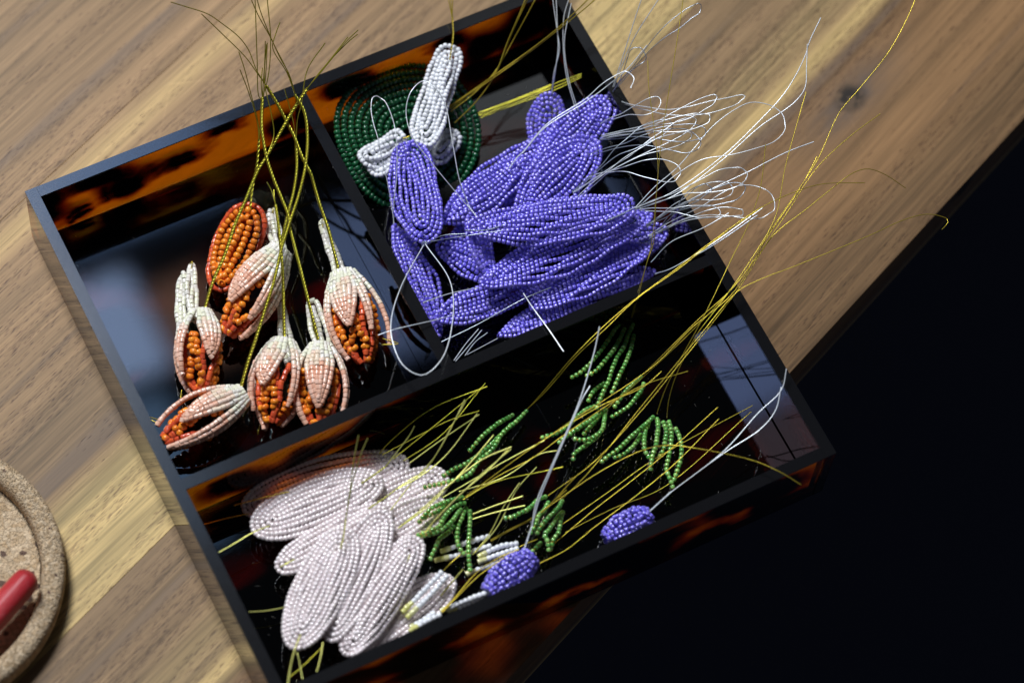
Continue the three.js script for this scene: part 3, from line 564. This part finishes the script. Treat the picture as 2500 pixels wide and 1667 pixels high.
bud('pink and orange bead bud tucked against the long divider with a wide pale strip', {
  base: [782, 846, 0.0145], tip: [777, 1044, 0.0105], R: 7.2, redAt: 0,
  petals: [{ az: 0.02, len: 0.82, loops: 3, mid: 0 }, { az: 1.15, len: 0.98, loops: 1, flare: 0.8 }, { az: -1.2, len: 0.86, loops: 1, mid: 0, flare: 3 }],
  strips: [{ a: [802, 880, 0.0125], b: [762, 730, 0.0125], width: 44, loops: 1 }],
  stem: [[780, 844, 0.0165], [757, 754, 0.0215], [735, 664, 0.025], [708, 557, 0.029], [703, 524, 0.03], [687, 484, 0.031], [665, 430, 0.033], [650, 383, 0.0345], [643, 347, 0.036], [638, 307, 0.0375], [640, 238, 0.041]],
  wires: [[[640, 240, 0.041], [642, 200, 0.044], [645, 160, 0.047], [647, 100, 0.052]], [[640, 240, 0.041], [637, 205, 0.044], [640, 165, 0.046]], [[640, 245, 0.041], [632, 238, 0.042], [627, 145, 0.05], [622, 0, 0.062], [620, -40, 0.065]], [[640, 240, 0.041], [655, 180, 0.046], [660, 94, 0.053], [652, 0, 0.06], [650, -40, 0.063]], [[650, 383, 0.0345], [668, 330, 0.036], [662, 280, 0.039], [645, 200, 0.044], [650, 108, 0.051]]],
});
bud('pink and orange bead bud leaning beside the short divider with an outflung petal', {
  base: [838, 668, 0.0155], tip: [890, 888, 0.011], R: 7.4, redAt: 3, spin: -0.2,
  petals: [{ az: 0.35, len: 0.64, loops: 3, mid: 0 }, { az: -0.5, len: 0.7, loops: 1, mid: 0, flare: 0.5 }, { az: 1.35, len: 0.92, loops: 1, mid: 1, flare: 0.6 }, { az: -1.45, len: 0.86, loops: 1, mid: 0, flare: 5, curl: 1 }],
  strips: [{ a: [836, 690, 0.0135], b: [787, 536, 0.014], width: 30, hook: 1 }],
  stem: [[828, 668, 0.0175], [814, 610, 0.0205], [802, 562, 0.0225], [779, 495, 0.0255], [766, 450, 0.0275], [759, 426, 0.0285], [737, 383, 0.031], [719, 336, 0.0335], [701, 300, 0.0355], [676, 253, 0.039], [650, 210, 0.0425]],
  wires: [[[652, 213, 0.0425], [629, 181, 0.045], [600, 141, 0.049], [542, 83, 0.056], [491, 34, 0.062]], [[650, 210, 0.0425], [626, 172, 0.046], [606, 122, 0.05], [582, 90, 0.054], [542, 58, 0.058], [506, 34, 0.062], [452, 16, 0.065], [416, 5, 0.068]]],
});

// ------------------------------------------------------------------ pale pearl petals
const PEARL = 'pale pearl bead petals in the front compartment', qp = (label, o) => petalThing('pearl_bead_petal', label, { kind: 'pearl', m: 2.35, tip: 0.12, ...o, width: o.width * 0.93 }, PEARL);
const q1 = qp('pearl bead petal at the back under the long divider, lit amber at one edge', { a: [588, 1245, 0.0075], b: [1000, 1128, 0.0075], width: 130, loops: 4, arch: 2.5, roll: 6 });
const q8 = qp('pearl bead petal beneath the green sprays with its rows in shade', { a: [1094, 1160, 0.0085], b: [880, 1250, 0.0075], width: 110, loops: 4, arch: 2 });
const q9 = qp('pearl bead petal under the crossing of lime wires', { a: [1090, 1226, 0.0105], b: [900, 1340, 0.009], width: 112, loops: 4, arch: 2 });
const q7 = qp('greyish pearl bead petal under the white bead sticks by the near wall', { a: [1108, 1408, 0.0065], b: [900, 1590, 0.006], width: 116, loops: 4, arch: 1 });
const q2 = qp('broad pearl bead petal with an amber wire end pointing to the side wall', { a: [612, 1298, 0.0125], b: [936, 1168, 0.013], width: 138, loops: 5, arch: 2.5, cup: 2 });
const q3 = qp('slim pearl bead petal with a rounded end between the broad one and the front ones', { a: [672, 1392, 0.0125], b: [958, 1238, 0.0135], width: 92, loops: 3, arch: 2, cup: 1 });
const q10 = qp('pearl bead petal lowest at the near wall, only its end showing', { a: [860, 1615, 0.007], b: [1000, 1420, 0.007], width: 90, loops: 3, arch: 1 });
const q6 = qp('pearl bead petal at the right of the front fan, edge turned down', { a: [1022, 1310, 0.0145], b: [842, 1604, 0.0115], width: 112, loops: 4, arch: 2.5, cup: 3, roll: -10 });
const q5 = qp('middle pearl bead petal of the front fan', { a: [940, 1246, 0.0165], b: [800, 1568, 0.0135], width: 118, loops: 4, arch: 2.5, cup: 3 });
const q4 = qp('front pearl bead petal of the fan with a twisted lime wire at its top', { a: [850, 1288, 0.0185], b: [712, 1588, 0.0155], width: 128, loops: 5, arch: 2.5, cup: 2 });
const lw = (t, pts, r = 0.19 * mm, mat = M.lime) => wire(pts, mat, t, { r });
twisted([[831, 1340, 0.0225], [838, 1310, 0.023], [843, 1269, 0.0245]], M.lime, q4, { r: 0.16 * mm, turn: 1.8 * mm, strands: 2 });
lw(q4, [[843, 1270, 0.0245], [854, 1197, 0.029], [864, 1120, 0.034], [875, 1062, 0.038]]);
lw(q4, [[843, 1269, 0.0245], [860, 1180, 0.029], [880, 1110, 0.034], [897, 1070, 0.038]]);
lw(q4, [[733, 1550, 0.0195], [718, 1589, 0.0205], [708, 1630, 0.022], [702, 1672, 0.0235]], 0.3 * mm);
lw(q4, [[725, 1593, 0.0165], [731, 1620, 0.0165], [738, 1658, 0.0165]]);
lw(q5, [[783, 1582, 0.0145], [740, 1625, 0.0145], [706, 1653, 0.0145]], 0.17 * mm, M.olive);
lw(q5, [[788, 1568, 0.0165], [782, 1605, 0.0175], [773, 1640, 0.0185]], 0.26 * mm);
lw(q5, [[726, 1463, 0.009], [700, 1480, 0.01], [650, 1491, 0.0105], [607, 1494, 0.011]], 0.22 * mm);
twisted([[882, 1180, 0.0165], [912, 1160, 0.017], [940, 1140, 0.0175]], M.lime, q2, { r: 0.16 * mm, turn: 1.8 * mm, strands: 2 });
lw(q2, [[940, 1140, 0.0175], [1000, 1062, 0.022], [1012, 1040, 0.024]]);
lw(q2, [[533, 1349, 0.016], [575, 1325, 0.016], [619, 1299, 0.0165], [657, 1284, 0.0165]], 0.22 * mm);
lw(q1, [[570, 1234, 0.014], [630, 1218, 0.0145], [705, 1200, 0.015]], 0.17 * mm, M.gold);
lw(q1, [[498, 1280, 0.01], [550, 1266, 0.0105], [606, 1254, 0.011]], 0.15 * mm, M.gold);
lw(q3, [[684, 1384, 0.0165], [700, 1375, 0.017], [718, 1366, 0.017]], 0.22 * mm);
twisted([[899, 1242, 0.0185], [935, 1218, 0.0185], [971, 1192, 0.0185]], M.lime, q3, { r: 0.16 * mm, turn: 1.8 * mm, strands: 2 });
lw(q3, [[971, 1192, 0.0185], [999, 1172, 0.019], [1035, 1151, 0.02], [1073, 1095, 0.0225], [1100, 1045, 0.025], [1137, 980, 0.027]]);
lw(q3, [[971, 1193, 0.0185], [1030, 1160, 0.02], [1090, 1110, 0.022], [1165, 1010, 0.026]]);
lw(q8, [[953, 1246, 0.0165], [1009, 1174, 0.019], [1055, 1123, 0.0215], [1083, 1080, 0.024], [1135, 975, 0.028]], 0.19 * mm);
lw(q8, [[1000, 1130, 0.016], [1090, 1065, 0.02], [1170, 1012, 0.024]]);
lw(q8, [[985, 1125, 0.014], [1080, 1060, 0.018], [1185, 935, 0.022]], 0.15 * mm, M.olive);
lw(q8, [[960, 1120, 0.014], [1060, 1040, 0.018], [1180, 942, 0.022]], 0.15 * mm, M.olive);
lw(q1, [[925, 1108, 0.013], [948, 1082, 0.015], [1050, 1000, 0.02], [1190, 943, 0.024]], 0.15 * mm, M.olive);
lw(q1, [[933, 1110, 0.013], [990, 1080, 0.015], [1100, 1025, 0.019], [1170, 1003, 0.022]], 0.15 * mm, M.olive);
lw(q9, [[971, 1290, 0.0165], [1035, 1238, 0.019], [1086, 1192, 0.021], [1180, 1120, 0.024], [1249, 1091, 0.0265]], 0.22 * mm);
lw(q9, [[975, 1288, 0.0165], [1040, 1240, 0.019], [1130, 1150, 0.022], [1205, 1062, 0.025]], 0.22 * mm);
lw(q6, [[1035, 1300, 0.0165], [1085, 1245, 0.019], [1139, 1193, 0.0215], [1190, 1150, 0.0235], [1245, 1092, 0.026]], 0.24 * mm);
lw(q6, [[1037, 1302, 0.0165], [1100, 1232, 0.019], [1160, 1172, 0.022], [1248, 1096, 0.026]], 0.2 * mm);
lw(q6, [[1000, 1352, 0.019], [998, 1362, 0.0195], [994, 1372, 0.019]], 0.22 * mm);
lw(q9, [[1130, 1220, 0.014], [1200, 1180, 0.016], [1330, 1150, 0.018], [1375, 1140, 0.019]], 0.19 * mm, M.olive);
lw(q9, [[1120, 1200, 0.014], [1230, 1165, 0.016], [1320, 1108, 0.019], [1360, 1100, 0.02]], 0.19 * mm);
lw(q9, [[1080, 1215, 0.014], [1160, 1168, 0.017], [1240, 1122, 0.02], [1330, 1075, 0.023]], 0.19 * mm);
lw(q7, [[1154, 1354, 0.009], [1195, 1303, 0.011], [1231, 1234, 0.014], [1269, 1178, 0.016]], 0.19 * mm);
lw(q7, [[1160, 1350, 0.009], [1215, 1285, 0.012], [1262, 1195, 0.015], [1310, 1140, 0.017]], 0.19 * mm);
lw(q7, [[1154, 1255, 0.012], [1215, 1232, 0.014], [1277, 1211, 0.016]], 0.24 * mm);
lw(q7, [[1154, 1267, 0.012], [1220, 1248, 0.0135], [1282, 1234, 0.015]], 0.22 * mm);
twisted([[1075, 1455, 0.0095], [1100, 1425, 0.01], [1130, 1390, 0.0105]], M.lime, q7, { r: 0.16 * mm, turn: 1.8 * mm, strands: 2 });

// ------------------------------------------------------------------ green sprays, violet buds, white sticks
const GREEN = 'green bead leaf sprays in the front compartment';
function spray(label, x0, y0, sc, strands, wires) {
  const first = strands[0][0], t = thing('green_bead_spray', label, 'beaded leaf', at(x0 + first[0] / sc, y0 + first[1] / sc, 0.01), GREEN);
  strands.forEach((s, i) => {
    const h0 = 0.0145 - 0.0004 * i, path = smooth(s.map(([x, y], j) => at(x0 + x / sc, y0 + y / sc, FL + 0.0012 + (h0 - FL) * (0.35 + 0.65 * Math.sin(Math.PI * (0.35 + 0.6 * (1 - j / (s.length - 1))))) * (i > 3 ? 0.7 : 1))), 60), list = [];
    beadsOn(path, 'green', list);
    const g = sub('strand', t); emit(list, g);
    const o = origin(g), c = new THREE.CatmullRomCurve3(path.filter((_, k) => k % 6 === 0).map((p) => p.clone().sub(o)));
    part('thread_wire', new THREE.TubeGeometry(c, 30, 0.16 * mm, 4), M.gold, g);
  });
  for (const w of wires) wire(w, M.gold, t, { r: 0.125 * mm });
  return t;
}
spray('green bead spray on two wires just over the long divider', 1280, 750, 3.484, [
  [[905, 88], [850, 115], [800, 150], [740, 240], [680, 330], [600, 430], [540, 500], [470, 560], [390, 605]],
  [[855, 175], [815, 265], [765, 355], [700, 440], [610, 540], [515, 590]],
  [[930, 140], [890, 220], [850, 330], [790, 430], [750, 520], [720, 620], [680, 700], [640, 800], [610, 870]],
  [[935, 230], [900, 380], [850, 500], [800, 600], [740, 740]],
  [[1005, 585], [930, 650], [860, 720], [800, 800], [760, 860]],
  [[1020, 640], [1000, 700], [950, 770], [880, 850], [800, 900], [735, 940]],
  [[690, 645], [610, 695], [565, 755], [540, 810]],
], [
  [[1543, 776, 0.0155], [1552, 745, 0.024], [1559, 724, 0.03], [1580, 640, 0.036], [1597, 587, 0.038], [1602, 485, 0.043], [1617, 332, 0.05], [1653, 102, 0.06], [1668, 0, 0.064], [1672, -40, 0.066]],
  [[1541, 776, 0.0155], [1550, 742, 0.024], [1562, 700, 0.031], [1590, 600, 0.038], [1602, 485, 0.043], [1607, 408, 0.047], [1596, 300, 0.051], [1584, 210, 0.054], [1582, 148, 0.056]],
]);
spray('green bead spray in a dense tangle at the middle of the front compartment', 1280, 750, 3.484, [
  [[705, 868], [640, 900], [580, 950], [500, 1000], [430, 1050], [330, 1120], [285, 1165]],
  [[690, 900], [682, 960], [665, 1040], [600, 1100], [500, 1130], [415, 1118]],
  [[610, 840], [520, 875], [440, 940], [380, 1000], [300, 1060], [220, 1090], [135, 1112]],
  [[640, 1080], [560, 1150], [480, 1205], [420, 1260], [420, 1310]],
  [[660, 900], [590, 985], [540, 1040], [500, 1090]],
], [
  [[1300, 1095, 0.012], [1390, 1030, 0.018], [1478, 975, 0.022], [1600, 890, 0.027], [1690, 800, 0.0315], [1791, 714, 0.036], [1877, 571, 0.042], [1995, 393, 0.05], [2050, 275, 0.054], [2100, 215, 0.057], [2175, 120, 0.06], [2235, 0, 0.064], [2245, -40, 0.065]],
  [[1482, 998, 0.015], [1600, 885, 0.026], [1700, 785, 0.032], [1801, 690, 0.037], [1888, 558, 0.042], [1960, 450, 0.046], [1995, 383, 0.048]],
  [[1480, 1000, 0.015], [1560, 930, 0.022], [1700, 798, 0.031], [1800, 690, 0.036], [1850, 625, 0.039], [1925, 515, 0.044], [1995, 410, 0.048], [2080, 330, 0.05], [2150, 278, 0.051]],
]);
spray('slender green bead spray lying alone over the pearl petals', 950, 750, 2.138, [
  [[722, 536], [660, 600], [590, 660], [540, 740], [470, 800], [420, 870], [330, 905], [175, 942]],
  [[640, 610], [560, 690], [480, 760], [410, 810], [330, 850], [275, 885]],
  [[650, 560], [560, 612], [480, 680], [415, 755]],
], [
  [[1288, 999, 0.015], [1330, 952, 0.021], [1400, 870, 0.029], [1470, 800, 0.032], [1559, 724, 0.035], [1640, 665, 0.038], [1735, 592, 0.041], [1862, 505, 0.045], [1954, 464, 0.046], [2010, 449, 0.046], [2112, 446, 0.045]],
  [[1286, 1000, 0.015], [1332, 956, 0.021], [1405, 872, 0.028], [1475, 806, 0.032], [1558, 727, 0.035], [1650, 662, 0.038], [1740, 592, 0.041], [1858, 508, 0.044]],
]);
spray('green bead spray with looped leaves on the dark floor near the right wall', 1280, 750, 3.484, [
  [[1105, 925], [1040, 990], [980, 1040], [900, 1110], [820, 1190], [740, 1250], [645, 1325]],
  [[995, 1080], [960, 1140], [900, 1210], [830, 1260], [755, 1285]],
  [[1060, 980], [1030, 1060], [1020, 1140], [1030, 1220], [1070, 1290]],
  [[1130, 940], [1140, 1020], [1130, 1100], [1120, 1180], [1090, 1270], [1080, 1350], [1075, 1395]],
  [[1180, 970], [1210, 1050], [1200, 1130], [1180, 1220], [1140, 1280]],
  [[1230, 960], [1250, 1050], [1250, 1150], [1230, 1280], [1210, 1380], [1250, 1480], [1270, 1545]],
  [[1285, 1020], [1320, 1100], [1340, 1190], [1330, 1300], [1300, 1400], [1270, 1480]],
], [
  [[1604, 1010, 0.0155], [1625, 950, 0.021], [1660, 880, 0.027], [1720, 770, 0.034], [1790, 625, 0.039], [1826, 551, 0.042], [1857, 459, 0.046], [1870, 352, 0.05]],
  [[1629, 1020, 0.0155], [1632, 985, 0.019], [1650, 920, 0.025], [1700, 820, 0.032], [1760, 740, 0.036], [1830, 640, 0.04], [1893, 531, 0.044], [1918, 408, 0.048], [1950, 290, 0.052], [1969, 224, 0.054]],
]);
spray('green bead spray drooping over the edge of the pearl fan', 950, 1150, 3.92, [
  [[712, 248], [620, 270], [500, 310], [400, 360], [340, 420], [275, 505]],
  [[600, 300], [540, 330], [470, 380], [390, 420], [325, 455]],
  [[735, 300], [640, 330], [580, 380], [520, 450], [480, 530], [420, 560], [340, 590], [255, 615]],
  [[690, 360], [650, 410], [600, 480], [520, 550], [430, 592], [350, 615], [268, 630]],
  [[620, 520], [560, 590], [480, 650], [440, 740], [385, 855]],
  [[740, 340], [700, 440], [660, 540], [650, 640], [670, 730], [725, 805]],
  [[772, 370], [775, 460], [770, 560], [760, 700], [762, 820], [778, 965]],
], [
  [[1135, 1213, 0.0155], [1250, 1128, 0.021], [1330, 1072, 0.024], [1478, 985, 0.028], [1570, 945, 0.03], [1616, 906, 0.031]],
  [[1137, 1214, 0.0155], [1220, 1160, 0.019], [1300, 1118, 0.021], [1380, 1060, 0.024], [1560, 945, 0.027], [1680, 906, 0.028]],
  [[1305, 1381, 0.012], [1384, 1341, 0.013], [1450, 1288, 0.014], [1560, 1205, 0.016], [1650, 1130, 0.018], [1756, 1022, 0.02]],
]);
spray('green bead spray close to the near wall behind the silver wire', 950, 1150, 3.92, [
  [[1505, 240], [1420, 280], [1340, 360], [1260, 400], [1180, 440], [1095, 452]],
  [[1530, 290], [1480, 380], [1430, 430], [1400, 520], [1345, 605]],
  [[1662, 280], [1620, 350], [1540, 430], [1450, 530], [1405, 610]],
  [[1650, 400], [1590, 470], [1530, 560], [1490, 610], [1520, 680], [1530, 775]],
  [[1665, 380], [1642, 480], [1620, 590], [1570, 660], [1540, 765]],
  [[1455, 680], [1400, 740], [1355, 785]],
], [
  [[1338, 1210, 0.0155], [1450, 1128, 0.02], [1560, 1010, 0.0245], [1650, 900, 0.029], [1801, 709, 0.036], [1888, 576, 0.041], [1970, 510, 0.0435], [2046, 449, 0.045], [2080, 424, 0.0455], [2118, 412, 0.045], [2160, 425, 0.043], [2212, 459, 0.04]],
  [[1372, 1220, 0.0155], [1440, 1150, 0.019], [1560, 1000, 0.024], [1700, 830, 0.032], [1801, 712, 0.0365], [1850, 685, 0.038], [1940, 650, 0.04], [2044, 608, 0.042], [2130, 572, 0.043], [2207, 537, 0.043], [2262, 523, 0.0425], [2295, 527, 0.042], [2317, 537, 0.0415], [2312, 548, 0.041], [2301, 560, 0.04]],
  [[1333, 1241, 0.017], [1464, 1152, 0.022], [1572, 1098, 0.026], [1633, 1087, 0.029], [1698, 1094, 0.031], [1839, 1124, 0.033], [1905, 1152, 0.034], [1956, 1183, 0.034]],
  [[1355, 1325, 0.009], [1450, 1245, 0.012], [1560, 1160, 0.015], [1660, 1078, 0.017], [1753, 994, 0.019]],
  [[1370, 1282, 0.009], [1480, 1205, 0.011], [1600, 1120, 0.013], [1838, 990, 0.016]],
  [[1380, 1300, 0.008], [1500, 1240, 0.009], [1620, 1190, 0.01], [1835, 1005, 0.014]],
]);
function violetBud(label, base, tip, R, extra) {
  const t = thing('violet_bead_bud', label, 'beaded bud', P(base), 'small violet bead buds');
  const Bv = P(base), ax = P(tip).sub(Bv), L = ax.length(); ax.normalize();
  const U = UPV.clone().addScaledVector(ax, -ax.y).normalize(), Sd = ax.clone().cross(U), list = [], n = Math.round(6.283 * R / 1.62);
  for (let i = 0; i < n; i++) {
    const f = i / n * 6.283, path = [];
    for (let q = 0; q <= 20; q++) { const s = q / 20, r = R * mm * Math.pow(Math.max(0.02, Math.sin(Math.PI * (0.1 + 0.8 * s))), 0.6); path.push(Bv.clone().addScaledVector(ax, s * L).addScaledVector(U, Math.cos(f + s * 0.5) * r).addScaledVector(Sd, Math.sin(f + s * 0.5) * r)); }
    beadsOn(path, 'purple', list);
  }
  for (const b of list) b.p.add(V(jit(0.35), jit(0.35), jit(0.35)).multiplyScalar(mm));
  emit(list, t); extra(t); return t;
}
violetBud('violet bead bud resting against the near wall, white wires leading to the right wall', [1586, 1254, 0.0105], [1480, 1320, 0.0095], 4.6, (t) => {
  twisted([[1578, 1256, 0.012], [1612, 1225, 0.0145], [1640, 1200, 0.016]], M.silver, t, { r: 0.17 * mm, turn: 1.8 * mm, strands: 2 });
  sw(t, [[1638, 1202, 0.016], [1768, 1101, 0.024], [1850, 1010, 0.028], [1909, 951, 0.031], [1921, 900, 0.0335]], M.silver, 0.2 * mm);
  sw(t, [[1638, 1202, 0.016], [1770, 1105, 0.024], [1860, 1045, 0.027], [1895, 1000, 0.029], [1908, 945, 0.031]], M.silver, 0.2 * mm);
});
violetBud('violet bead bud at the near wall beside the white sticks, under a long white wire', [1300, 1358, 0.0125], [1192, 1450, 0.0115], 5, (t) => {
  twisted([[1276, 1352, 0.014], [1290, 1310, 0.0165], [1300, 1280, 0.018]], M.silver, t, { r: 0.17 * mm, turn: 1.8 * mm, strands: 2 });
  sw(t, [[1299, 1282, 0.018], [1310, 1225, 0.021], [1357, 1115, 0.027], [1413, 984, 0.033], [1440, 900, 0.036], [1455, 843, 0.038], [1464, 797, 0.04]], M.silver, 0.24 * mm);
  sw(t, [[1299, 1282, 0.018], [1316, 1222, 0.021], [1360, 1115, 0.027], [1410, 1000, 0.0325], [1424, 970, 0.034], [1441, 942, 0.035]], M.silver, 0.24 * mm);
});
const stick = (label, pts2, wires = []) => {
  const t = thing('white_bead_stick', label, 'beaded stick', P(pts2[0][0]), 'white bead sticks with lemon tips');
  for (const p of pts2) { const g = sub('strand', t), list = []; beadsOn(smooth(p.map(P), 30), (u) => (u > 0.78 ? 'lemon' : 'white'), list, { pitch: 1.5 * mm }); emit(list, g); }
  for (const w of wires) wire(w, M.gold, t, { r: 0.17 * mm });
};
const z9 = (x, y, h) => [950 + x / 3.92, 1150 + y / 3.92, h];
stick('greyish bead stick with lemon tip under the drooping green spray', [[z9(965, 620, 0.0065), z9(760, 680, 0.0065), z9(490, 770, 0.0065)], [z9(980, 712, 0.0062), z9(720, 790, 0.0062), z9(430, 855, 0.0062)]], [[z9(970, 660, 0.007), z9(1150, 560, 0.01), z9(1400, 430, 0.014), z9(1700, 180, 0.018)], [z9(975, 670, 0.007), z9(1200, 545, 0.01), z9(1420, 430, 0.014), z9(1800, 40, 0.02)]]);
stick('white three strand bead stick with lemon tips beside the violet bud', [[z9(1240, 690, 0.0085), z9(1050, 725, 0.0085), z9(850, 820, 0.008)], [z9(1240, 735, 0.0082), z9(1050, 800, 0.008), z9(845, 870, 0.0078)], [z9(1225, 790, 0.0065), z9(1000, 885, 0.0062), z9(735, 985, 0.006)]], [[z9(1250, 725, 0.009), z9(1300, 700, 0.0095), z9(1420, 650, 0.011)]]);
stick('white paired bead stick with lemon tips lying on the greyish pearl petal', [[z9(512, 958, 0.0125), z9(360, 1115, 0.0115), z9(120, 1355, 0.0105)], [z9(562, 995, 0.0125), z9(380, 1200, 0.0115), z9(165, 1405, 0.0105)]], [[z9(520, 950, 0.013), z9(590, 880, 0.014), z9(680, 800, 0.0145)]]);
stick('white bead stick with lemon tip along the near wall next to the violet bud', [[z9(975, 1150, 0.012), z9(780, 1220, 0.012), z9(490, 1340, 0.012)], [z9(900, 1190, 0.0105), z9(760, 1262, 0.0105), z9(560, 1335, 0.0105)]], [[z9(500, 1345, 0.013), z9(620, 1220, 0.014), z9(850, 960, 0.016), z9(1050, 830, 0.018), z9(1240, 750, 0.019)], [z9(510, 1350, 0.013), z9(640, 1215, 0.014), z9(860, 1000, 0.016), z9(1100, 830, 0.018)]]);
stick('white bead stick at the near wall below the lemon tip of its neighbour', [[z9(500, 1370, 0.0105), z9(350, 1440, 0.0105), z9(190, 1540, 0.0105)], [z9(440, 1350, 0.0095), z9(300, 1440, 0.0095), z9(200, 1500, 0.0095)]]);

// ------------------------------------------------------------------ cork dish with a red handled tool
{
  const rimH = 0.0098, c = at(-208, 1393, rimH); c.y = 0;
  const t = thing('cork_dish', 'round shallow cork dish with raised rim beside the tray', 'dish', c);
  const R = 0.0452, RI = 0.0378, N = 768;
  const granules = (n, dark, grout) => tex(N, N, (x, y) => {
    let best = 9, second = 9, id = 0; const gx = x / N * n + 0.7 * fbm(x * 0.05, y * 0.05, 2), gy = y / N * n + 0.7 * fbm(x * 0.05 + 9, y * 0.05, 2);
    for (let i = -1; i < 2; i++) for (let j = -1; j < 2; j++) {
      const cx = Math.floor(gx) + i, cy = Math.floor(gy) + j, dx = cx + h2(cx, cy) - gx, dy = cy + h2(cx + 71, cy) - gy, d = dx * dx + dy * dy;
      if (d < best) { second = best; best = d; id = h2(cx, cy + 93); } else if (d < second) second = d;
    }
    const e = Math.sqrt(second) - Math.sqrt(best), q = fbm(x * 0.16, y * 0.16, 3);
    let k = mixc([0.5, 0.345, 0.195], [0.7, 0.54, 0.36], id); if (id < dark) k = [0.15, 0.09, 0.065];
    const m = (0.66 + 0.62 * q) * (e < 0.1 ? 1 - grout + grout * 10 * e : 1); return [k[0] * m, k[1] * m, k[2] * m];
  });
  const pits = tex(512, 512, (x, y) => 0.35 * fbm(x * 0.2, y * 0.2, 3) + 0.65 * sm(fbm(x * 0.33 + 5, y * 0.33, 2), 0.28, 0.5), false); pits.repeat.set(2, 2);
  const rimM = new THREE.MeshStandardMaterial({ map: granules(120, 0.01, 0.4), bumpMap: pits, bumpScale: 0.0008, roughness: 0.95 }), bedM = new THREE.MeshStandardMaterial({ map: granules(64, 0.045, 0.55), bumpMap: pits, bumpScale: 0.0004, roughness: 0.95 });
  const turned = (prof, mat, name) => {
    const g = new THREE.LatheGeometry(prof.map(([a, b]) => new THREE.Vector2(a, b)), 120), p = g.attributes.position, uv = g.attributes.uv;
    for (let i = 0; i < p.count; i++) { const k = 1 + p.getY(i) * 8; uv.setXY(i, p.getX(i) * k / 0.11, p.getZ(i) * k / 0.11); }
    return part(name, g, mat, t);
  };
  turned([[RI - 0.0002, 0.0026], [RI, 0.0062], [RI + 0.0004, rimH - 0.0016], [RI + 0.0012, rimH - 0.0004], [RI + 0.0024, rimH], [R - 0.0027, rimH], [R - 0.0011, rimH - 0.0006], [R - 0.0002, rimH - 0.0022], [R, rimH - 0.0045], [R - 0.0006, 0.0018], [R - 0.0016, 0.0002], [RI - 0.0002, 0.0002]], rimM, 'rim');
  turned([[0.0001, 0.0032], [RI - 0.0012, 0.0032], [RI - 0.0003, 0.0036], [RI - 0.0003, 0.0004], [0.0001, 0.0004]], bedM, 'bed');
  const A = at(62, 1418, 0.0135), Bq = at(-150, 1655, 0.0125), pts = [], ax = Bq.clone().sub(A), L = ax.length();
  const h = thing('hand_tool', 'red rubber dipped tool handle lying in the cork dish', 'hand tool', A);
  for (const [r, y] of [[0.00001, -0.0031], [0.0016, -0.0027], [0.0028, -0.0015], [0.0033, 0], [0.0034, 0.006], [0.0035, 0.018], [0.0036, 0.032], [0.0034, 0.05], [0.003, 0.064], [0.002, 0.067], [0.00001, 0.068]]) pts.push(new THREE.Vector2(r, y));
  const hg = new THREE.LatheGeometry(new THREE.SplineCurve(pts).getPoints(40), 24); hg.scale(1.45, 1, 1.25);
  const sk = tex(256, 256, (x, y) => fbm(x * 0.3, y * 0.3, 2), false); sk.repeat.set(3, 8);
  const hm = part('handle', hg, phys({ color: rgb(0.5, 0.012, 0.022), roughness: 0.36, bumpMap: sk, bumpScale: 0.0002, clearcoat: 0.25, clearcoatRoughness: 0.35 }), h);
  hm.quaternion.setFromUnitVectors(UPV, ax.normalize());
  const ja = part('jaw', new RoundedBoxGeometry(0.004, 0.03, 0.0025, 2, 0.0008), M.steel, h); ja.position.copy(ax).multiplyScalar(0.08); ja.quaternion.copy(hm.quaternion);
}
console.log('beads', BEADS.n);
renderer.render(scene, camera);
